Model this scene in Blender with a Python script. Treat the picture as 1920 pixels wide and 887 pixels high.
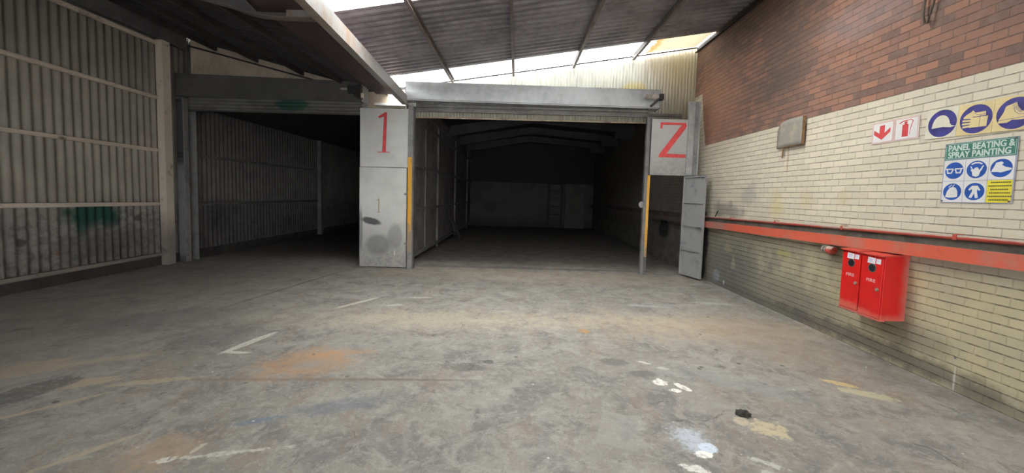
import bpy, bmesh, math, random
from mathutils import Vector, Matrix
random.seed(7)
for _o in list(bpy.data.objects): bpy.data.objects.remove(_o)
SC = bpy.context.scene
COL = SC.collection

# ------------------------------------------------------------------ camera, sky, exposure
FPX, CXY, HC = 745.0, (960.0, 416.0), 1.80
PITCH, YAW, ROLL = math.radians(-3.8595), math.radians(0.6599), math.radians(1.6)
fw = Vector((-math.sin(YAW)*math.cos(PITCH), math.cos(YAW)*math.cos(PITCH), math.sin(PITCH)))
rt = Vector((math.cos(YAW), math.sin(YAW), 0)); up = rt.cross(fw)
r2 = rt*math.cos(ROLL) + up*math.sin(ROLL); u2 = -rt*math.sin(ROLL) + up*math.cos(ROLL)
cam = bpy.data.objects.new('camera', bpy.data.cameras.new('camera')); COL.objects.link(cam)
cam.data.sensor_width = 36; cam.data.lens = FPX/1920*36
cam.data.shift_y = -(443.5 - CXY[1])/1920
cam.data.clip_start = 0.05; cam.data.clip_end = 300
M3 = Matrix((r2, u2, -fw)).transposed()
cam.matrix_world = Matrix.Translation((0, 0, HC)) @ M3.to_4x4()
SC.camera = cam

W = bpy.data.worlds.new('sky'); SC.world = W; W.use_nodes = True
wn = W.node_tree; wn.nodes.clear()
wo = wn.nodes.new('ShaderNodeOutputWorld'); wb = wn.nodes.new('ShaderNodeBackground')
wg = wn.nodes.new('ShaderNodeTexGradient'); wt = wn.nodes.new('ShaderNodeTexCoord'); wm = wn.nodes.new('ShaderNodeMapping')
wr = wn.nodes.new('ShaderNodeValToRGB')
wm.inputs['Rotation'].default_value = (0, math.radians(90), 0)          # overcast sky, a little brighter overhead
wn.links.new(wt.outputs['Generated'], wm.inputs['Vector']); wn.links.new(wm.outputs[0], wg.inputs[0]); wn.links.new(wg.outputs['Fac'], wr.inputs[0])
wr.color_ramp.elements[0].color = (0.62, 0.65, 0.70, 1); wr.color_ramp.elements[1].color = (1.0, 0.985, 0.95, 1)
wn.links.new(wr.outputs[0], wb.inputs[0]); wb.inputs[1].default_value = 16.0
wn.links.new(wb.outputs[0], wo.inputs[0])
SC.view_settings.view_transform = 'Standard'; SC.view_settings.look = 'None'
SC.view_settings.exposure = 0.70; SC.view_settings.gamma = 1.0; SC.view_settings.use_curve_mapping = False
SC.cycles.max_bounces = 10; SC.cycles.diffuse_bounces = 6; SC.cycles.transparent_max_bounces = 12
SC.cycles.sample_clamp_indirect = 6.0
SC.cycles.use_denoising = True

# ------------------------------------------------------------------ material helper
class NT:
    def __init__(s, name):
        s.m = bpy.data.materials.new(name); s.m.use_nodes = True; s.t = s.m.node_tree; s.t.nodes.clear()
        s.out = s.t.nodes.new('ShaderNodeOutputMaterial'); s.b = s.n('ShaderNodeBsdfPrincipled')
        s.t.links.new(s.b.outputs[0], s.out.inputs[0]); s._pos = None
    def n(s, typ, props=None, **inp):
        nd = s.t.nodes.new(typ)
        for k, v in (props or {}).items(): setattr(nd, k, v)
        for k, v in inp.items(): s.set(nd, int(k[1:]) if k[0] == 'i' and k[1:].isdigit() else k, v)
        return nd
    def set(s, nd, k, v):
        i = nd.inputs[k]
        if isinstance(v, bpy.types.NodeSocket): s.t.links.new(v, i)
        elif isinstance(v, bpy.types.Node): s.t.links.new(v.outputs[0], i)
        else:
            if isinstance(v, tuple) and len(v) == 3 and i.type == 'RGBA': v = v + (1,)
            i.default_value = v
    @property
    def pos(s):
        if s._pos is None: s._pos = s.n('ShaderNodeNewGeometry').outputs['Position']
        return s._pos
    def xyz(s):
        if not hasattr(s, '_x'): s._x = s.n('ShaderNodeSeparateXYZ', i0=s.pos)
        return s._x.outputs
    def noise(s, scale, detail=3.0, rough=0.55, vec=None, dist=0.0):
        return s.n('ShaderNodeTexNoise', Vector=vec or s.pos, Scale=scale, Detail=detail, Roughness=rough, Distortion=dist).outputs[0]
    def map(s, sc=(1, 1, 1), loc=(0, 0, 0), rot=(0, 0, 0), typ='POINT', vec=None):
        nd = s.n('ShaderNodeMapping', {'vector_type': typ}, Vector=vec or s.pos)
        nd.inputs['Scale'].default_value = sc; nd.inputs['Rotation'].default_value = rot
        if typ != 'NORMAL': nd.inputs['Location'].default_value = loc
        return nd.outputs[0]
    def math(s, op, a, b=0.0, c=None, clamp=False):
        nd = s.n('ShaderNodeMath', {'operation': op, 'use_clamp': clamp}, i0=a, i1=b)
        if c is not None: s.set(nd, 2, c)
        return nd.outputs[0]
    def rng(s, v, a, b, c=0.0, d=1.0, smooth=True):
        return s.n('ShaderNodeMapRange', {'interpolation_type': 'SMOOTHSTEP' if smooth else 'LINEAR'}, i0=v, i1=a, i2=b, i3=c, i4=d).outputs[0]
    def mix(s, f, a, b, blend='MIX'):
        nd = s.n('ShaderNodeMix', {'data_type': 'RGBA', 'blend_type': blend}, i0=f, i6=a, i7=b)
        return nd.outputs[2]
    def blot(s, col, c, r, color, rot=0.0, amt=1.0, nz=None, wob=0.9, edge=0.25, plane='floor'):
        """an irregular patch of stain, paint, or painted light and shade centred at c with radii r on the floor or on the right-hand wall"""
        if plane == 'floor': loc, sc, ro = (c[0], c[1], 0), (r[0], r[1], 1), (0, 0, rot)
        else: loc, sc, ro = (c[2] if len(c) > 2 else 4.33, c[0], c[1]), (1, r[0], r[1]), (rot, 0, 0)
        v = s.map(sc, loc, ro, 'TEXTURE')
        l = s.n('ShaderNodeVectorMath', {'operation': 'LENGTH'}, i0=v).outputs['Value']
        l = s.math('MULTIPLY_ADD', s.math('SUBTRACT', nz if nz is not None else s.noise(9, 4), 0.5), wob*2, l)
        f = s.rng(l, 1-edge, 1+edge, amt, 0.0)
        if plane == 'floor' and hasattr(s, 'tex'): f = s.math('MULTIPLY', f, s.tex)
        return s.mix(f, col, color)
    def fin(s, col=None, rough=0.7, metal=0.0, bump=None, bs=0.3, bd=0.01, spec=0.4):
        if col is not None: s.set(s.b, 'Base Color', col)
        s.set(s.b, 'Roughness', rough); s.set(s.b, 'Metallic', metal)
        try: s.b.inputs['Specular IOR Level'].default_value = spec
        except KeyError: pass
        if bump is not None:
            s.set(s.b, 'Normal', s.n('ShaderNodeBump', Strength=bs, Distance=bd, Height=bump).outputs[0])
        return s.m

def plain(name, col, rough=0.6, metal=0.0, var=0.25, scale=4.0, dark=None, bs=0.1, spec=0.4):
    """painted or bare surface with mottled wear"""
    T = NT(name); n1 = T.noise(scale, 5, 0.6); n2 = T.noise(scale*7, 3)
    f = T.rng(T.math('MULTIPLY_ADD', n2, 0.3, T.math('MULTIPLY', n1, 0.7)), 0.35, 0.7)
    c2 = dark or tuple(c*(1-var*1.6) for c in col)
    c = T.mix(f, tuple(min(1, x*(1+var*0.25)) for x in col), c2)
    return T.fin(c, rough, metal, n2, bs, 0.004, spec)

# ------------------------------------------------------------------ mesh helper
class MB:
    def __init__(s): s.bm = bmesh.new(); s.layer = 0
    def hexa(s, p):
        v = [s.bm.verts.new(q) for q in p]
        for f in ((0,3,2,1),(4,5,6,7),(0,1,5,4),(1,2,6,5),(2,3,7,6),(3,0,4,7)): s.bm.faces.new([v[i] for i in f])
        return s
    def box(s, x0, x1, y0, y1, z0, z1):
        return s.hexa([(x0,y0,z0),(x1,y0,z0),(x1,y1,z0),(x0,y1,z0),(x0,y0,z1),(x1,y0,z1),(x1,y1,z1),(x0,y1,z1)])
    def bar(s, p, q, w, h, upv=(0,0,1)):
        p, q = Vector(p), Vector(q); d = (q-p).normalized(); u = Vector(upv); sd = d.cross(u).normalized(); u = sd.cross(d).normalized()
        a = sd*w/2; b = u*h/2
        return s.hexa([p-a-b, p+a-b, q+a-b, q-a-b, p-a+b, p+a+b, q+a+b, q-a+b])
    def sweep(s, prof, p, q, upv=(0,0,1)):
        """closed 2D profile (side, up) swept from p to q"""
        p, q = Vector(p), Vector(q); d = (q-p).normalized(); u = Vector(upv); sd = d.cross(u).normalized(); u = sd.cross(d).normalized()
        A = [s.bm.verts.new(p+sd*a+u*b) for a, b in prof]; B = [s.bm.verts.new(q+sd*a+u*b) for a, b in prof]
        n = len(prof)
        for i in range(n): s.bm.faces.new((A[i], A[(i+1)%n], B[(i+1)%n], B[i]))
        s.bm.faces.new(A[::-1]); s.bm.faces.new(B); return s
    def tube(s, pts, r, n=10, cap=True):
        pts = [Vector(p) for p in pts]; rings = []
        for i, p in enumerate(pts):
            d = (pts[min(i+1, len(pts)-1)]-pts[max(i-1, 0)]).normalized()
            u = Vector((0,0,1)) if abs(d.z) < 0.9 else Vector((1,0,0))
            a = d.cross(u).normalized(); b = d.cross(a)
            rr = r[i] if isinstance(r, (list, tuple)) else r
            rings.append([s.bm.verts.new(p+(a*math.cos(t)+b*math.sin(t))*rr) for t in [2*math.pi*k/n for k in range(n)]])
        for A, B in zip(rings, rings[1:]):
            for k in range(n): s.bm.faces.new((A[k], A[(k+1)%n], B[(k+1)%n], B[k]))
        if cap: s.bm.faces.new(rings[0][::-1]); s.bm.faces.new(rings[-1])
        return s
    def poly(s, pts, z0, z1):
        """2D outline in the local xy plane given thickness z0..z1"""
        z1 += s.layer*3e-5; s.layer = (s.layer+1) % 16          # overlapping strokes lie on one another, never in one plane
        A = [s.bm.verts.new((x, y, z0)) for x, y in pts]; B = [s.bm.verts.new((x, y, z1)) for x, y in pts]; n = len(pts)
        for i in range(n): s.bm.faces.new((A[i], A[(i+1)%n], B[(i+1)%n], B[i]))
        f1 = s.bm.faces.new(A[::-1]); f2 = s.bm.faces.new(B); f1.normal_update(); f2.normal_update()
        bmesh.ops.triangulate(s.bm, faces=[f1, f2]); return s
    def disc(s, cx, cy, rx, ry, z0, z1, n=36):
        return s.poly([(cx+rx*math.cos(2*math.pi*k/n), cy+ry*math.sin(2*math.pi*k/n)) for k in range(n)], z0, z1)
    def stroke(s, pts, w, z0, z1):
        for (x0,y0),(x1,y1) in zip(pts, pts[1:]):
            d = Vector((x1-x0, y1-y0)); L = d.length or 1e-6; d /= L; nx, ny = -d.y*w/2, d.x*w/2
            e = d*w*0.3
            s.poly([(x0-e.x+nx,y0-e.y+ny),(x0-e.x-nx,y0-e.y-ny),(x1+e.x-nx,y1+e.y-ny),(x1+e.x+nx,y1+e.y+ny)], z0, z1)
        return s
    def text(s, body, x, y, h, z0, z1, width=None, bold=0.0, align='LEFT', shear=0.0):
        cu = bpy.data.curves.new('lettering', 'FONT'); cu.body = body; cu.size = 1.0; cu.extrude = 0.5; cu.offset = bold; cu.shear = shear
        ob = bpy.data.objects.new('lettering', cu); COL.objects.link(ob)
        me = bpy.data.meshes.new_from_object(ob.evaluated_get(bpy.context.evaluated_depsgraph_get()))
        bpy.data.objects.remove(ob); bpy.data.curves.remove(cu)
        xs = [v.co.x for v in me.vertices]; ys = [v.co.y for v in me.vertices]
        lx, hx, ly, hy = min(xs), max(xs), min(ys), max(ys); ky = h/(hy-ly); kx = (width/(hx-lx)) if width else ky
        off = {'LEFT': 0, 'CENTER': -(hx-lx)*kx/2}[align]
        for v in me.vertices:
            v.co = Vector((x+off+(v.co.x-lx)*kx, y+(v.co.y-ly)*ky, z0 if v.co.z < 0 else z1))
        s.bm.from_mesh(me); bpy.data.meshes.remove(me); return s
    def build(s, name, mat, parent=None, smooth=False, bevel=0.0, loc=None):
        bmesh.ops.recalc_face_normals(s.bm, faces=s.bm.faces[:])
        me = bpy.data.meshes.new(name); s.bm.to_mesh(me); s.bm.free(); me.materials.append(mat)
        o = bpy.data.objects.new(name, me); COL.objects.link(o)
        if parent: o.parent = parent
        if loc: o.location = loc
        if smooth: me.polygons.foreach_set('use_smooth', [True]*len(me.polygons))
        if bevel:
            md = o.modifiers.new('bevel', 'BEVEL'); md.width = bevel; md.segments = 2; md.limit_method = 'ANGLE'; md.angle_limit = math.radians(40)
        return o

def tag(o, label=None, cat=None, group=None, kind=None):
    for k, v in (('label', label), ('category', cat), ('group', group), ('kind', kind)):
        if v: o[k] = v
    return o
def empty(name, loc=(0,0,0), label=None, cat=None, group=None, rot=None):
    o = bpy.data.objects.new(name, None); COL.objects.link(o); o.empty_display_size = 0.1
    o.matrix_world = Matrix.Translation(loc) @ (rot.to_4x4() if rot else Matrix.Identity(4))
    return tag(o, label, cat, group)
def struct(o): o['kind'] = 'structure'; return o
WALLROT = Matrix(((0,0,-1),(-1,0,0),(0,1,0)))       # local x: along the wall to the right, y: up, z: out of the right-hand wall
FACEROT = Matrix(((1,0,0),(0,0,-1),(0,1,0)))        # local x: right, y: up, z: towards the yard

# ------------------------------------------------------------------ dimensions
XR, XL = 4.33, -8.03
YF, YG, YB = 9.40, 10.10, 22.8
def zR(x): return 4.883 + 0.157*x           # roof over the right bay rises to the right
def zL(x): return 5.40 - 0.25*(x+8.28)      # roof over the left bay falls to the valley

# ------------------------------------------------------------------ materials of the setting
def m_floor():
    T = NT('stained_concrete')
    n1 = T.noise(0.55, 6, 0.62); n2 = T.noise(2.3, 7, 0.68, dist=0.6); n3 = T.noise(14, 6, 0.72); nf = T.noise(60, 3, 0.7)
    nb = T.math('MULTIPLY_ADD', T.noise(26, 5, 0.7), 0.45, T.math('MULTIPLY', T.noise(6, 5, 0.65), 0.55)); nbig = T.noise(2.2, 5, 0.6)
    st = T.noise(3.0, 6, 0.65, vec=T.map((1.0, 0.45, 1), rot=(0, 0, 0.5)))
    c = T.mix(T.rng(n1, 0.36, 0.64), (0.235, 0.222, 0.20), (0.30, 0.288, 0.268))
    c = T.mix(T.math('MULTIPLY', T.rng(n2, 0.45, 0.63), 0.75), c, (0.165, 0.163, 0.164))
    c = T.mix(T.math('MULTIPLY', T.rng(T.noise(4.2, 7, 0.72, dist=0.8, vec=T.map(loc=(5, 2, 0))), 0.5, 0.63), 0.6), c, (0.37, 0.352, 0.318))
    c = T.mix(T.math('MULTIPLY', T.rng(st, 0.53, 0.64), 0.5), c, (0.265, 0.205, 0.15))
    c = T.mix(T.math('MULTIPLY', T.rng(T.noise(7.0, 7, 0.75, dist=0.8), 0.54, 0.63), 0.5), c, (0.125, 0.12, 0.118))
    c = T.mix(T.math('MULTIPLY', T.rng(n3, 0.5, 0.62), 0.4), c, (0.40, 0.38, 0.335))
    c = T.mix(T.math('MULTIPLY', T.rng(nf, 0.5, 0.68), 0.4), c, (0.13, 0.123, 0.115))
    # floor colour lightened towards the left bay to offset its weak light
    lx = T.math('MULTIPLY_ADD', nbig, 3.0, T.xyz()[0])
    c = T.mix(T.rng(lx, -1.2, -3.6, 0, 0.4), c, (0.37, 0.345, 0.31))
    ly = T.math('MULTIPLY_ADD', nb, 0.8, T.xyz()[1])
    c = T.mix(T.rng(ly, 9.9, 11.4, 0, 0.75), c, (0.09, 0.08, 0.07))  # shade of the bays mixed into the floor colour past the doorways
    T.tex = T.rng(T.noise(19, 6, 0.75), 0.36, 0.52, 0.35, 1.0)
    B = lambda ce, r, col, rot=0, amt=1.0, nz=nb, wob=0.9, edge=0.2: T.blot(c, ce, r, col, rot, amt, nz, wob, edge)
    TAN, RUST, WHITE, DARK = (0.42,0.345,0.245), (0.40,0.25,0.15), (0.72,0.70,0.65), (0.10,0.098,0.10)
    for ce, r, col, rot, amt, wob, edge in [
        ((-1.2,5.55),(1.9,0.40),(0.47,0.41,0.31),0.05,0.62,2.4,0.8), ((2.6,5.6),(1.6,0.5),(0.46,0.37,0.26),-0.05,0.62,2.4,0.8), ((0.4,9.72),(2.9,0.11),(0.10,0.095,0.09),0.02,0.7,0.4,0.5),  # first two bands paint in the light under the second skylight
        ((0.2,8.9),(3.6,0.55),(0.40,0.33,0.25),0,0.55,0.8,0.6), ((3.4,5.0),(0.7,1.1),(0.27,0.22,0.17),0.2,0.55,1.0,0.6),  # wide warm band paints far skylight's glow onto the floor
        ((-2.15,4.0),(0.40,0.32),RUST,0.3,0.85,2.6,0.5), ((-1.95,4.25),(0.35,0.08),(0.46,0.27,0.15),0.2,0.7,2.2,0.5), ((-2.1,3.95),(0.16,0.10),(0.28,0.265,0.245),0.3,0.8,2.0,0.5), ((-2.35,2.55),(0.20,0.2),(0.36,0.26,0.165),0,0.7,2.6,0.5),
        ((-2.0,3.63),(1.3,0.03),(0.21,0.15,0.10),0.07,0.65,2.2,0.5), ((-0.95,3.70),(0.5,0.02),(0.13,0.12,0.11),0.05,0.8,0.5,0.5),
        ((-4.65,3.68),(0.32,0.2),TAN,0.5,0.75,1.5,0.15), ((-3.95,3.4),(0.38,0.10),TAN,0.45,0.9,1.4,0.15), ((-4.1,3.95),(0.5,0.06),TAN,0.5,0.7,1.4,0.15),
        ((-3.3,3.5),(0.35,0.05),TAN,0.3,0.8,1.5,0.2), 
        ((-4.15,3.25),(0.17,0.33),(0.125,0.122,0.122),-0.35,0.85,1.3,0.12), ((-3.6,4.6),(0.5,0.5),(0.155,0.15,0.148),0.3,0.6,2.4,0.4), ((-3.72,3.02),(0.03,0.42),TAN,-0.75,0.9,1.3,0.2), ((-2.85,2.5),(0.03,0.3),TAN,-0.6,0.8,1.2,0.2),
        ((-3.07,4.5),(0.055,0.36),(0.55,0.55,0.49),-0.25,0.95,0.45,0.12), ((-3.02,4.2),(0.16,0.035),(0.55,0.55,0.49),0,0.9,0.5,0.15),
        ((-2.52,6.27),(0.05,0.42),(0.55,0.52,0.45),-0.53,0.9,0.6,0.2), ((-1.9,6.2),(0.12,0.06),(0.5,0.5,0.47),0.2,0.7,2.4,0.3), ((-1.6,6.7),(0.2,0.04),(0.5,0.49,0.44),0.1,0.7,1.4,0.2),
        ((-4.1,7.3),(0.035,1.6),(0.11,0.105,0.10),-0.16,0.75,0.4,0.4), ((-4.7,5.2),(0.9,0.5),(0.19,0.185,0.18),0.6,0.6,1.4,0.3),
        ((-1.4,3.2),(0.34,0.10),(0.16,0.18,0.21),0.35,0.6,2.6,0.5), ((-1.95,2.95),(0.16,0.03),(0.14,0.18,0.25),0.4,0.7,2.0,0.4), 
        ((-2.25,2.47),(0.06,0.03),(0.6,0.58,0.52),0.25,0.9,2.0,0.2), ((-1.9,2.56),(0.38,0.022),(0.52,0.50,0.45),0.25,0.8,3.2,0.3), ((-2.15,2.6),(0.02,0.07),(0.5,0.47,0.36),-0.2,0.7,1.6,0.2), 
        ((-0.45,4.02),(0.16,0.10),(0.14,0.135,0.125),0.2,0.85,2.0,0.2), ((-0.27,4.16),(0.06,0.05),DARK,0,0.9,1.4,0.15), 
        ((1.1,4.27),(0.16,0.09),(0.15,0.145,0.14),-0.2,0.85,1.1,0.2), ((1.36,4.0),(0.14,0.07),(0.15,0.145,0.145),0,0.85,1.0,0.2), ((1.1,7.25),(0.28,0.16),(0.2,0.19,0.18),0.1,0.8,0.8,0.2),
        ((0.95,5.25),(0.09,0.07),(0.42,0.24,0.10),0,0.85,1.2,0.2), 
        ((1.45,4.28),(0.09,0.02),(0.6,0.58,0.53),-0.6,0.85,2.6,0.12), ((1.6,4.15),(0.05,0.025),(0.6,0.58,0.53),-0.3,0.85,2.4,0.12),
        ((1.46,3.82),(0.07,0.07),(0.8,0.78,0.73),0.2,1,2.6,0.08), ((1.55,3.66),(0.06,0.03),(0.8,0.78,0.73),-0.4,1,2.4,0.08), ((1.64,3.74),(0.035,0.10),(0.8,0.78,0.73),0.5,1,1.4,0.08), 
        ((1.75,3.35),(0.27,0.14),(0.31,0.30,0.285),-0.2,0.6,0.9,0.4), ((1.95,3.27),(0.05,0.05),DARK,0,0.9,1.6,0.15),
        ((2.05,3.08),(0.13,0.12),(0.52,0.45,0.30),0.2,0.85,2.2,0.2), ((1.9,3.17),(0.07,0.07),(0.5,0.44,0.32),0.2,0.8,1.6,0.2), 
        ((1.36,2.9),(0.13,0.15),(0.48,0.53,0.60),0.2,0.9,2.4,0.4), ((1.45,2.8),(0.06,0.06),(0.62,0.71,0.82),0.2,0.95,1.5,0.2), ((1.38,2.72),(0.06,0.035),(0.85,0.84,0.80),0,1,1.4,0.12), ((1.25,2.57),(0.08,0.035),(0.7,0.7,0.67),-0.4,0.95,3.0,0.12), ((1.78,2.65),(0.12,0.025),(0.5,0.5,0.47),-0.6,0.8,3.4,0.2), ((1.72,2.55),(0.05,0.03),(0.5,0.5,0.47),0,0.8,3.0,0.2), 
        ((3.28,3.93),(0.14,0.05),(0.55,0.42,0.20),-0.6,0.9,1.3,0.15), ((3.38,3.72),(0.22,0.07),(0.46,0.42,0.28),-0.5,0.85,1.4,0.15),
        ((2.4,3.75),(0.4,0.12),(0.24,0.265,0.275),-0.4,0.5,2.0,0.6), ((1.9,4.05),(0.35,0.15),(0.23,0.25,0.25),0,0.45,2.0,0.6), ((3.5,6.9),(0.35,0.07),(0.45,0.46,0.46),-0.1,0.6,3.0,0.4), ((2.3,6.6),(0.35,0.06),(0.40,0.43,0.48),-0.1,0.6,3.0,0.4), 
        ((4.2,3.6),(0.15,0.9),(0.17,0.15,0.13),0.3,0.6,1.2,0.4), ]:
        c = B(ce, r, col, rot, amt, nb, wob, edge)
    # cement patch with straight edges
    v = T.map((0.155, 0.235, 1), (0.85, 2.995, 0), (0, 0, -0.33), 'TEXTURE'); sx = T.n('ShaderNodeSeparateXYZ', i0=v).outputs
    d = T.math('MAXIMUM', T.math('ABSOLUTE', sx[0]), T.math('ABSOLUTE', sx[1]))
    d = T.math('MULTIPLY_ADD', T.math('SUBTRACT', n3, 0.5), 0.25, d)
    c = T.mix(T.rng(d, 0.96, 1.02, 0.38, 0), c, (0.345, 0.34, 0.325))
    # flecks of spilled paint and chips
    vo = T.n('ShaderNodeTexVoronoi', Vector=T.pos, Scale=4.2, Randomness=1.0)
    fl = T.math('MULTIPLY', T.rng(vo.outputs['Distance'], 0.03, 0.05, 1, 0), T.rng(nbig, 0.45, 0.58))
    c = T.mix(T.math('MULTIPLY', fl, 0.8), c, (0.66, 0.63, 0.57))
    vo2 = T.n('ShaderNodeTexVoronoi', Vector=T.map(loc=(3.3, 1.7, 0)), Scale=3.1, Randomness=1.0)
    c = T.mix(T.math('MULTIPLY', T.rng(vo2.outputs['Distance'], 0.05, 0.10, 1, 0), T.rng(n1, 0.45, 0.55)), c, (0.12, 0.11, 0.10))
    ck = T.n('ShaderNodeTexVoronoi', {'feature': 'DISTANCE_TO_EDGE'}, Vector=T.map(vec=T.n('ShaderNodeVectorMath', {'operation': 'MULTIPLY_ADD'}, i0=T.n('ShaderNodeTexNoise', Vector=T.pos, Scale=2.5, Detail=4).outputs[1], i1=(0.5,0.5,0.0), i2=T.pos).outputs[0]), Scale=0.75)
    crk = T.math('MULTIPLY', T.rng(ck.outputs['Distance'], 0.0, 0.006, 1, 0), T.rng(n2, 0.53, 0.60))
    c = T.mix(T.math('MULTIPLY', crk, 0.6), c, (0.09, 0.085, 0.08))
    bm = T.math('ADD', T.math('MULTIPLY', n3, 0.5), T.math('SUBTRACT', T.math('MULTIPLY', nf, 0.35), T.math('MULTIPLY', crk, 0.6)))
    rough = T.rng(n2, 0.3, 0.7, 0.55, 0.85)
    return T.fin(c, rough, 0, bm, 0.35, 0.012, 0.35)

def m_brick():
    T = NT('painted_brick'); X = T.xyz()
    v = T.n('ShaderNodeCombineXYZ', i0=X[1], i1=X[2]).outputs[0]
    wob = T.noise(5, 3, vec=v)
    v = T.n('ShaderNodeVectorMath', {'operation': 'MULTIPLY_ADD'}, i0=T.n('ShaderNodeTexNoise', Vector=T.pos, Scale=7, Detail=3).outputs[1], i1=(0.022, 0.0, 0.0), i2=v).outputs[0]
    br = T.n('ShaderNodeTexBrick', {'offset': 0.5, 'squash': 1.0}, Vector=v, Scale=1.0)
    for k, val in (('Color1', (0.33,0.162,0.108,1)), ('Color2', (0.165,0.105,0.086,1)), ('Mortar', (0.19,0.112,0.085,1)), ('Mortar Size', 0.0075), ('Mortar Smooth', 0.25), ('Bias', 0.0), ('Brick Width', 0.232), ('Row Height', 0.0853)):
        br.inputs[k].default_value = val
    # bed joints read darker than the perpends: both are mixed in here
    rowf = T.math('FRACT', T.math('DIVIDE', X[2], 0.0853)); jn = T.noise(14, 3)
    bed = T.rng(T.math('MULTIPLY_ADD', T.math('SUBTRACT', T.noise(24, 4), 0.5), 0.09, T.math('ABSOLUTE', T.math('SUBTRACT', rowf, 0.5))), 0.41, 0.465)
    bed = T.math('MULTIPLY', bed, T.rng(jn, 0.35, 0.6, 0.35, 1.0))
    n1 = T.noise(1.6, 5, 0.6); n2 = T.noise(11, 4, 0.6); nb = T.noise(3.2, 5, 0.62); n0 = T.noise(0.7, 4)
    red = T.mix(T.math('MULTIPLY', T.rng(n2, 0.4, 0.75), 0.35), br.outputs[0], (0.28, 0.195, 0.155)); red = T.mix(T.math('MULTIPLY', bed, 0.75), red, (0.115, 0.075, 0.06))
    br2 = T.n('ShaderNodeTexBrick', {'offset': 0.5}, Vector=v, Scale=1.0)
    for k, val in (('Color1', (0.62,0.565,0.44,1)), ('Color2', (0.54,0.49,0.38,1)), ('Mortar', (0.475,0.43,0.335,1)), ('Mortar Size', 0.0075), ('Mortar Smooth', 0.4), ('Bias', 0.0), ('Brick Width', 0.232), ('Row Height', 0.0853)):
        br2.inputs[k].default_value = val
    cream = T.mix(T.math('MULTIPLY', T.rng(n1, 0.45, 0.75), 0.35), br2.outputs[0], (0.48, 0.44, 0.345)); bedc = T.math('MULTIPLY', bed, T.rng(X[2], 1.1, 1.7, 1.0, 0.72))
    # soot on the bare brick
    for ce, r, a in [((6.75,4.15),(0.6,0.8),0.62), ((8.0,5.2),(1.3,0.35),0.6), ((7.1,3.75),(0.8,0.3),0.35), ((6.2,4.9),(0.8,0.4),0.42)]:
        red = T.blot(red, ce, r, (0.095, 0.075, 0.062), 0, a, nb, 0.7, 0.75, 'wall')
    red = T.blot(red, (9.1, 3.9), (0.9, 0.8), (0.42, 0.225, 0.14), 0, 0.5, nb, 0.8, 0.6, 'wall')
    red = T.blot(red, (5.1, 4.2), (0.8, 0.25), (0.27, 0.22, 0.215), 0, 0.4, nb, 1.0, 0.6, 'wall')
    # grime, splashes, rust runs and a painted gate shadow on the cream part
    low = T.rng(T.math('MULTIPLY_ADD', T.math('SUBTRACT', n1, 0.5), 0.5, X[2]), 1.35, 0.95, 0, 1)
    cream = T.mix(T.math('MULTIPLY', low, 0.62), cream, T.mix(T.rng(nb, 0.35, 0.65), (0.45, 0.39, 0.20), (0.33, 0.30, 0.175)))
    yy = T.math('MULTIPLY_ADD', T.math('SUBTRACT', n1, 0.5), 3.0, X[1])
    cream = T.mix(T.math('MULTIPLY', T.math('MULTIPLY', low, T.rng(yy, 4.4, 7.8)), 0.72), cream, T.mix(T.rng(nb, 0.4, 0.62), (0.205, 0.20, 0.165), (0.12, 0.118, 0.112)))
    for ce, r, col, a, wb, ed in [
        ((8.0,0.45),(0.9,0.45),(0.11,0.11,0.11),0.65,1.2,0.6), ((6.0,0.3),(0.9,0.25),(0.15,0.14,0.115),0.6,1.2,0.6), ((4.6,0.12),(1.6,0.10),(0.10,0.092,0.08),0.75,1.4,0.5), ((3.4,0.05),(0.9,0.07),(0.14,0.125,0.10),0.6,1.2,0.5),
        ((7.2,0.05),(2.0,0.12),(0.12,0.11,0.10),0.7,1.2,0.5),
        ((8.45,0.2),(0.16,0.14),(0.34,0.39,0.43),0.6,2.8,0.4), ((8.2,0.12),(0.05,0.07),(0.5,0.58,0.66),0.8,1.6,0.2), ((7.9,0.55),(0.05,0.16),(0.40,0.37,0.27),0.5,2.4,0.5), ((7.0,0.7),(0.07,0.28),(0.42,0.385,0.26),0.45,2.4,0.6), ((5.85,0.72),(0.06,0.2),(0.42,0.385,0.26),0.45,2.4,0.6),
        ((6.45,0.98),(0.17,0.05),(0.42,0.40,0.13),0.55,2.0,0.6), ((8.1,0.85),(0.12,0.10),(0.40,0.36,0.20),0.4,2.4,0.6),
        ((8.3,1.62),(0.55,0.14),(0.20,0.19,0.175),0.75,1.3,0.5), ((7.5,1.9),(0.25,0.2),(0.33,0.31,0.28),0.55,1.4,0.5), ((6.7,1.75),(0.12,0.2),(0.54,0.45,0.18),0.5,2.2,0.8), ((6.05,1.85),(0.12,0.12),(0.54,0.43,0.2),0.4,1.5,0.6), ((5.35,1.9),(0.1,0.1),(0.52,0.42,0.22),0.4,1.5,0.6),
        ((4.3,0.38),(0.4,0.18),(0.16,0.145,0.115),0.55,1.0,0.5), ((3.85,0.33),(0.012,0.012),(0.10,0.12,0.17),0.9,0.4,0.3), ((3.84,0.12),(0.012,0.13),(0.55,0.54,0.5),0.7,0.5,0.4), ((9.0,1.0),(0.6,1.2),(0.20,0.19,0.17),0.25,1.0,0.7),
        ((9.32,0.75),(0.34,0.85),(0.028,0.026,0.026),0.9,0.35,0.12),  # soot plus the open gate leaf's shadow, painted onto the wall
        ((6.5,2.6),(0.02,0.3),(0.30,0.17,0.07),0.5,0.6,0.5)]:
        cream = T.blot(cream, ce, r, col, 0, a, nb, wb, ed, 'wall')
    cream = T.mix(bedc, cream, T.mix(0.62, cream, (0.03, 0.028, 0.025)))
    edge = T.math('MULTIPLY_ADD', T.math('SUBTRACT', wob, 0.5), 0.012, X[2])
    isred = T.rng(edge, 3.068, 3.074)
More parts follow.
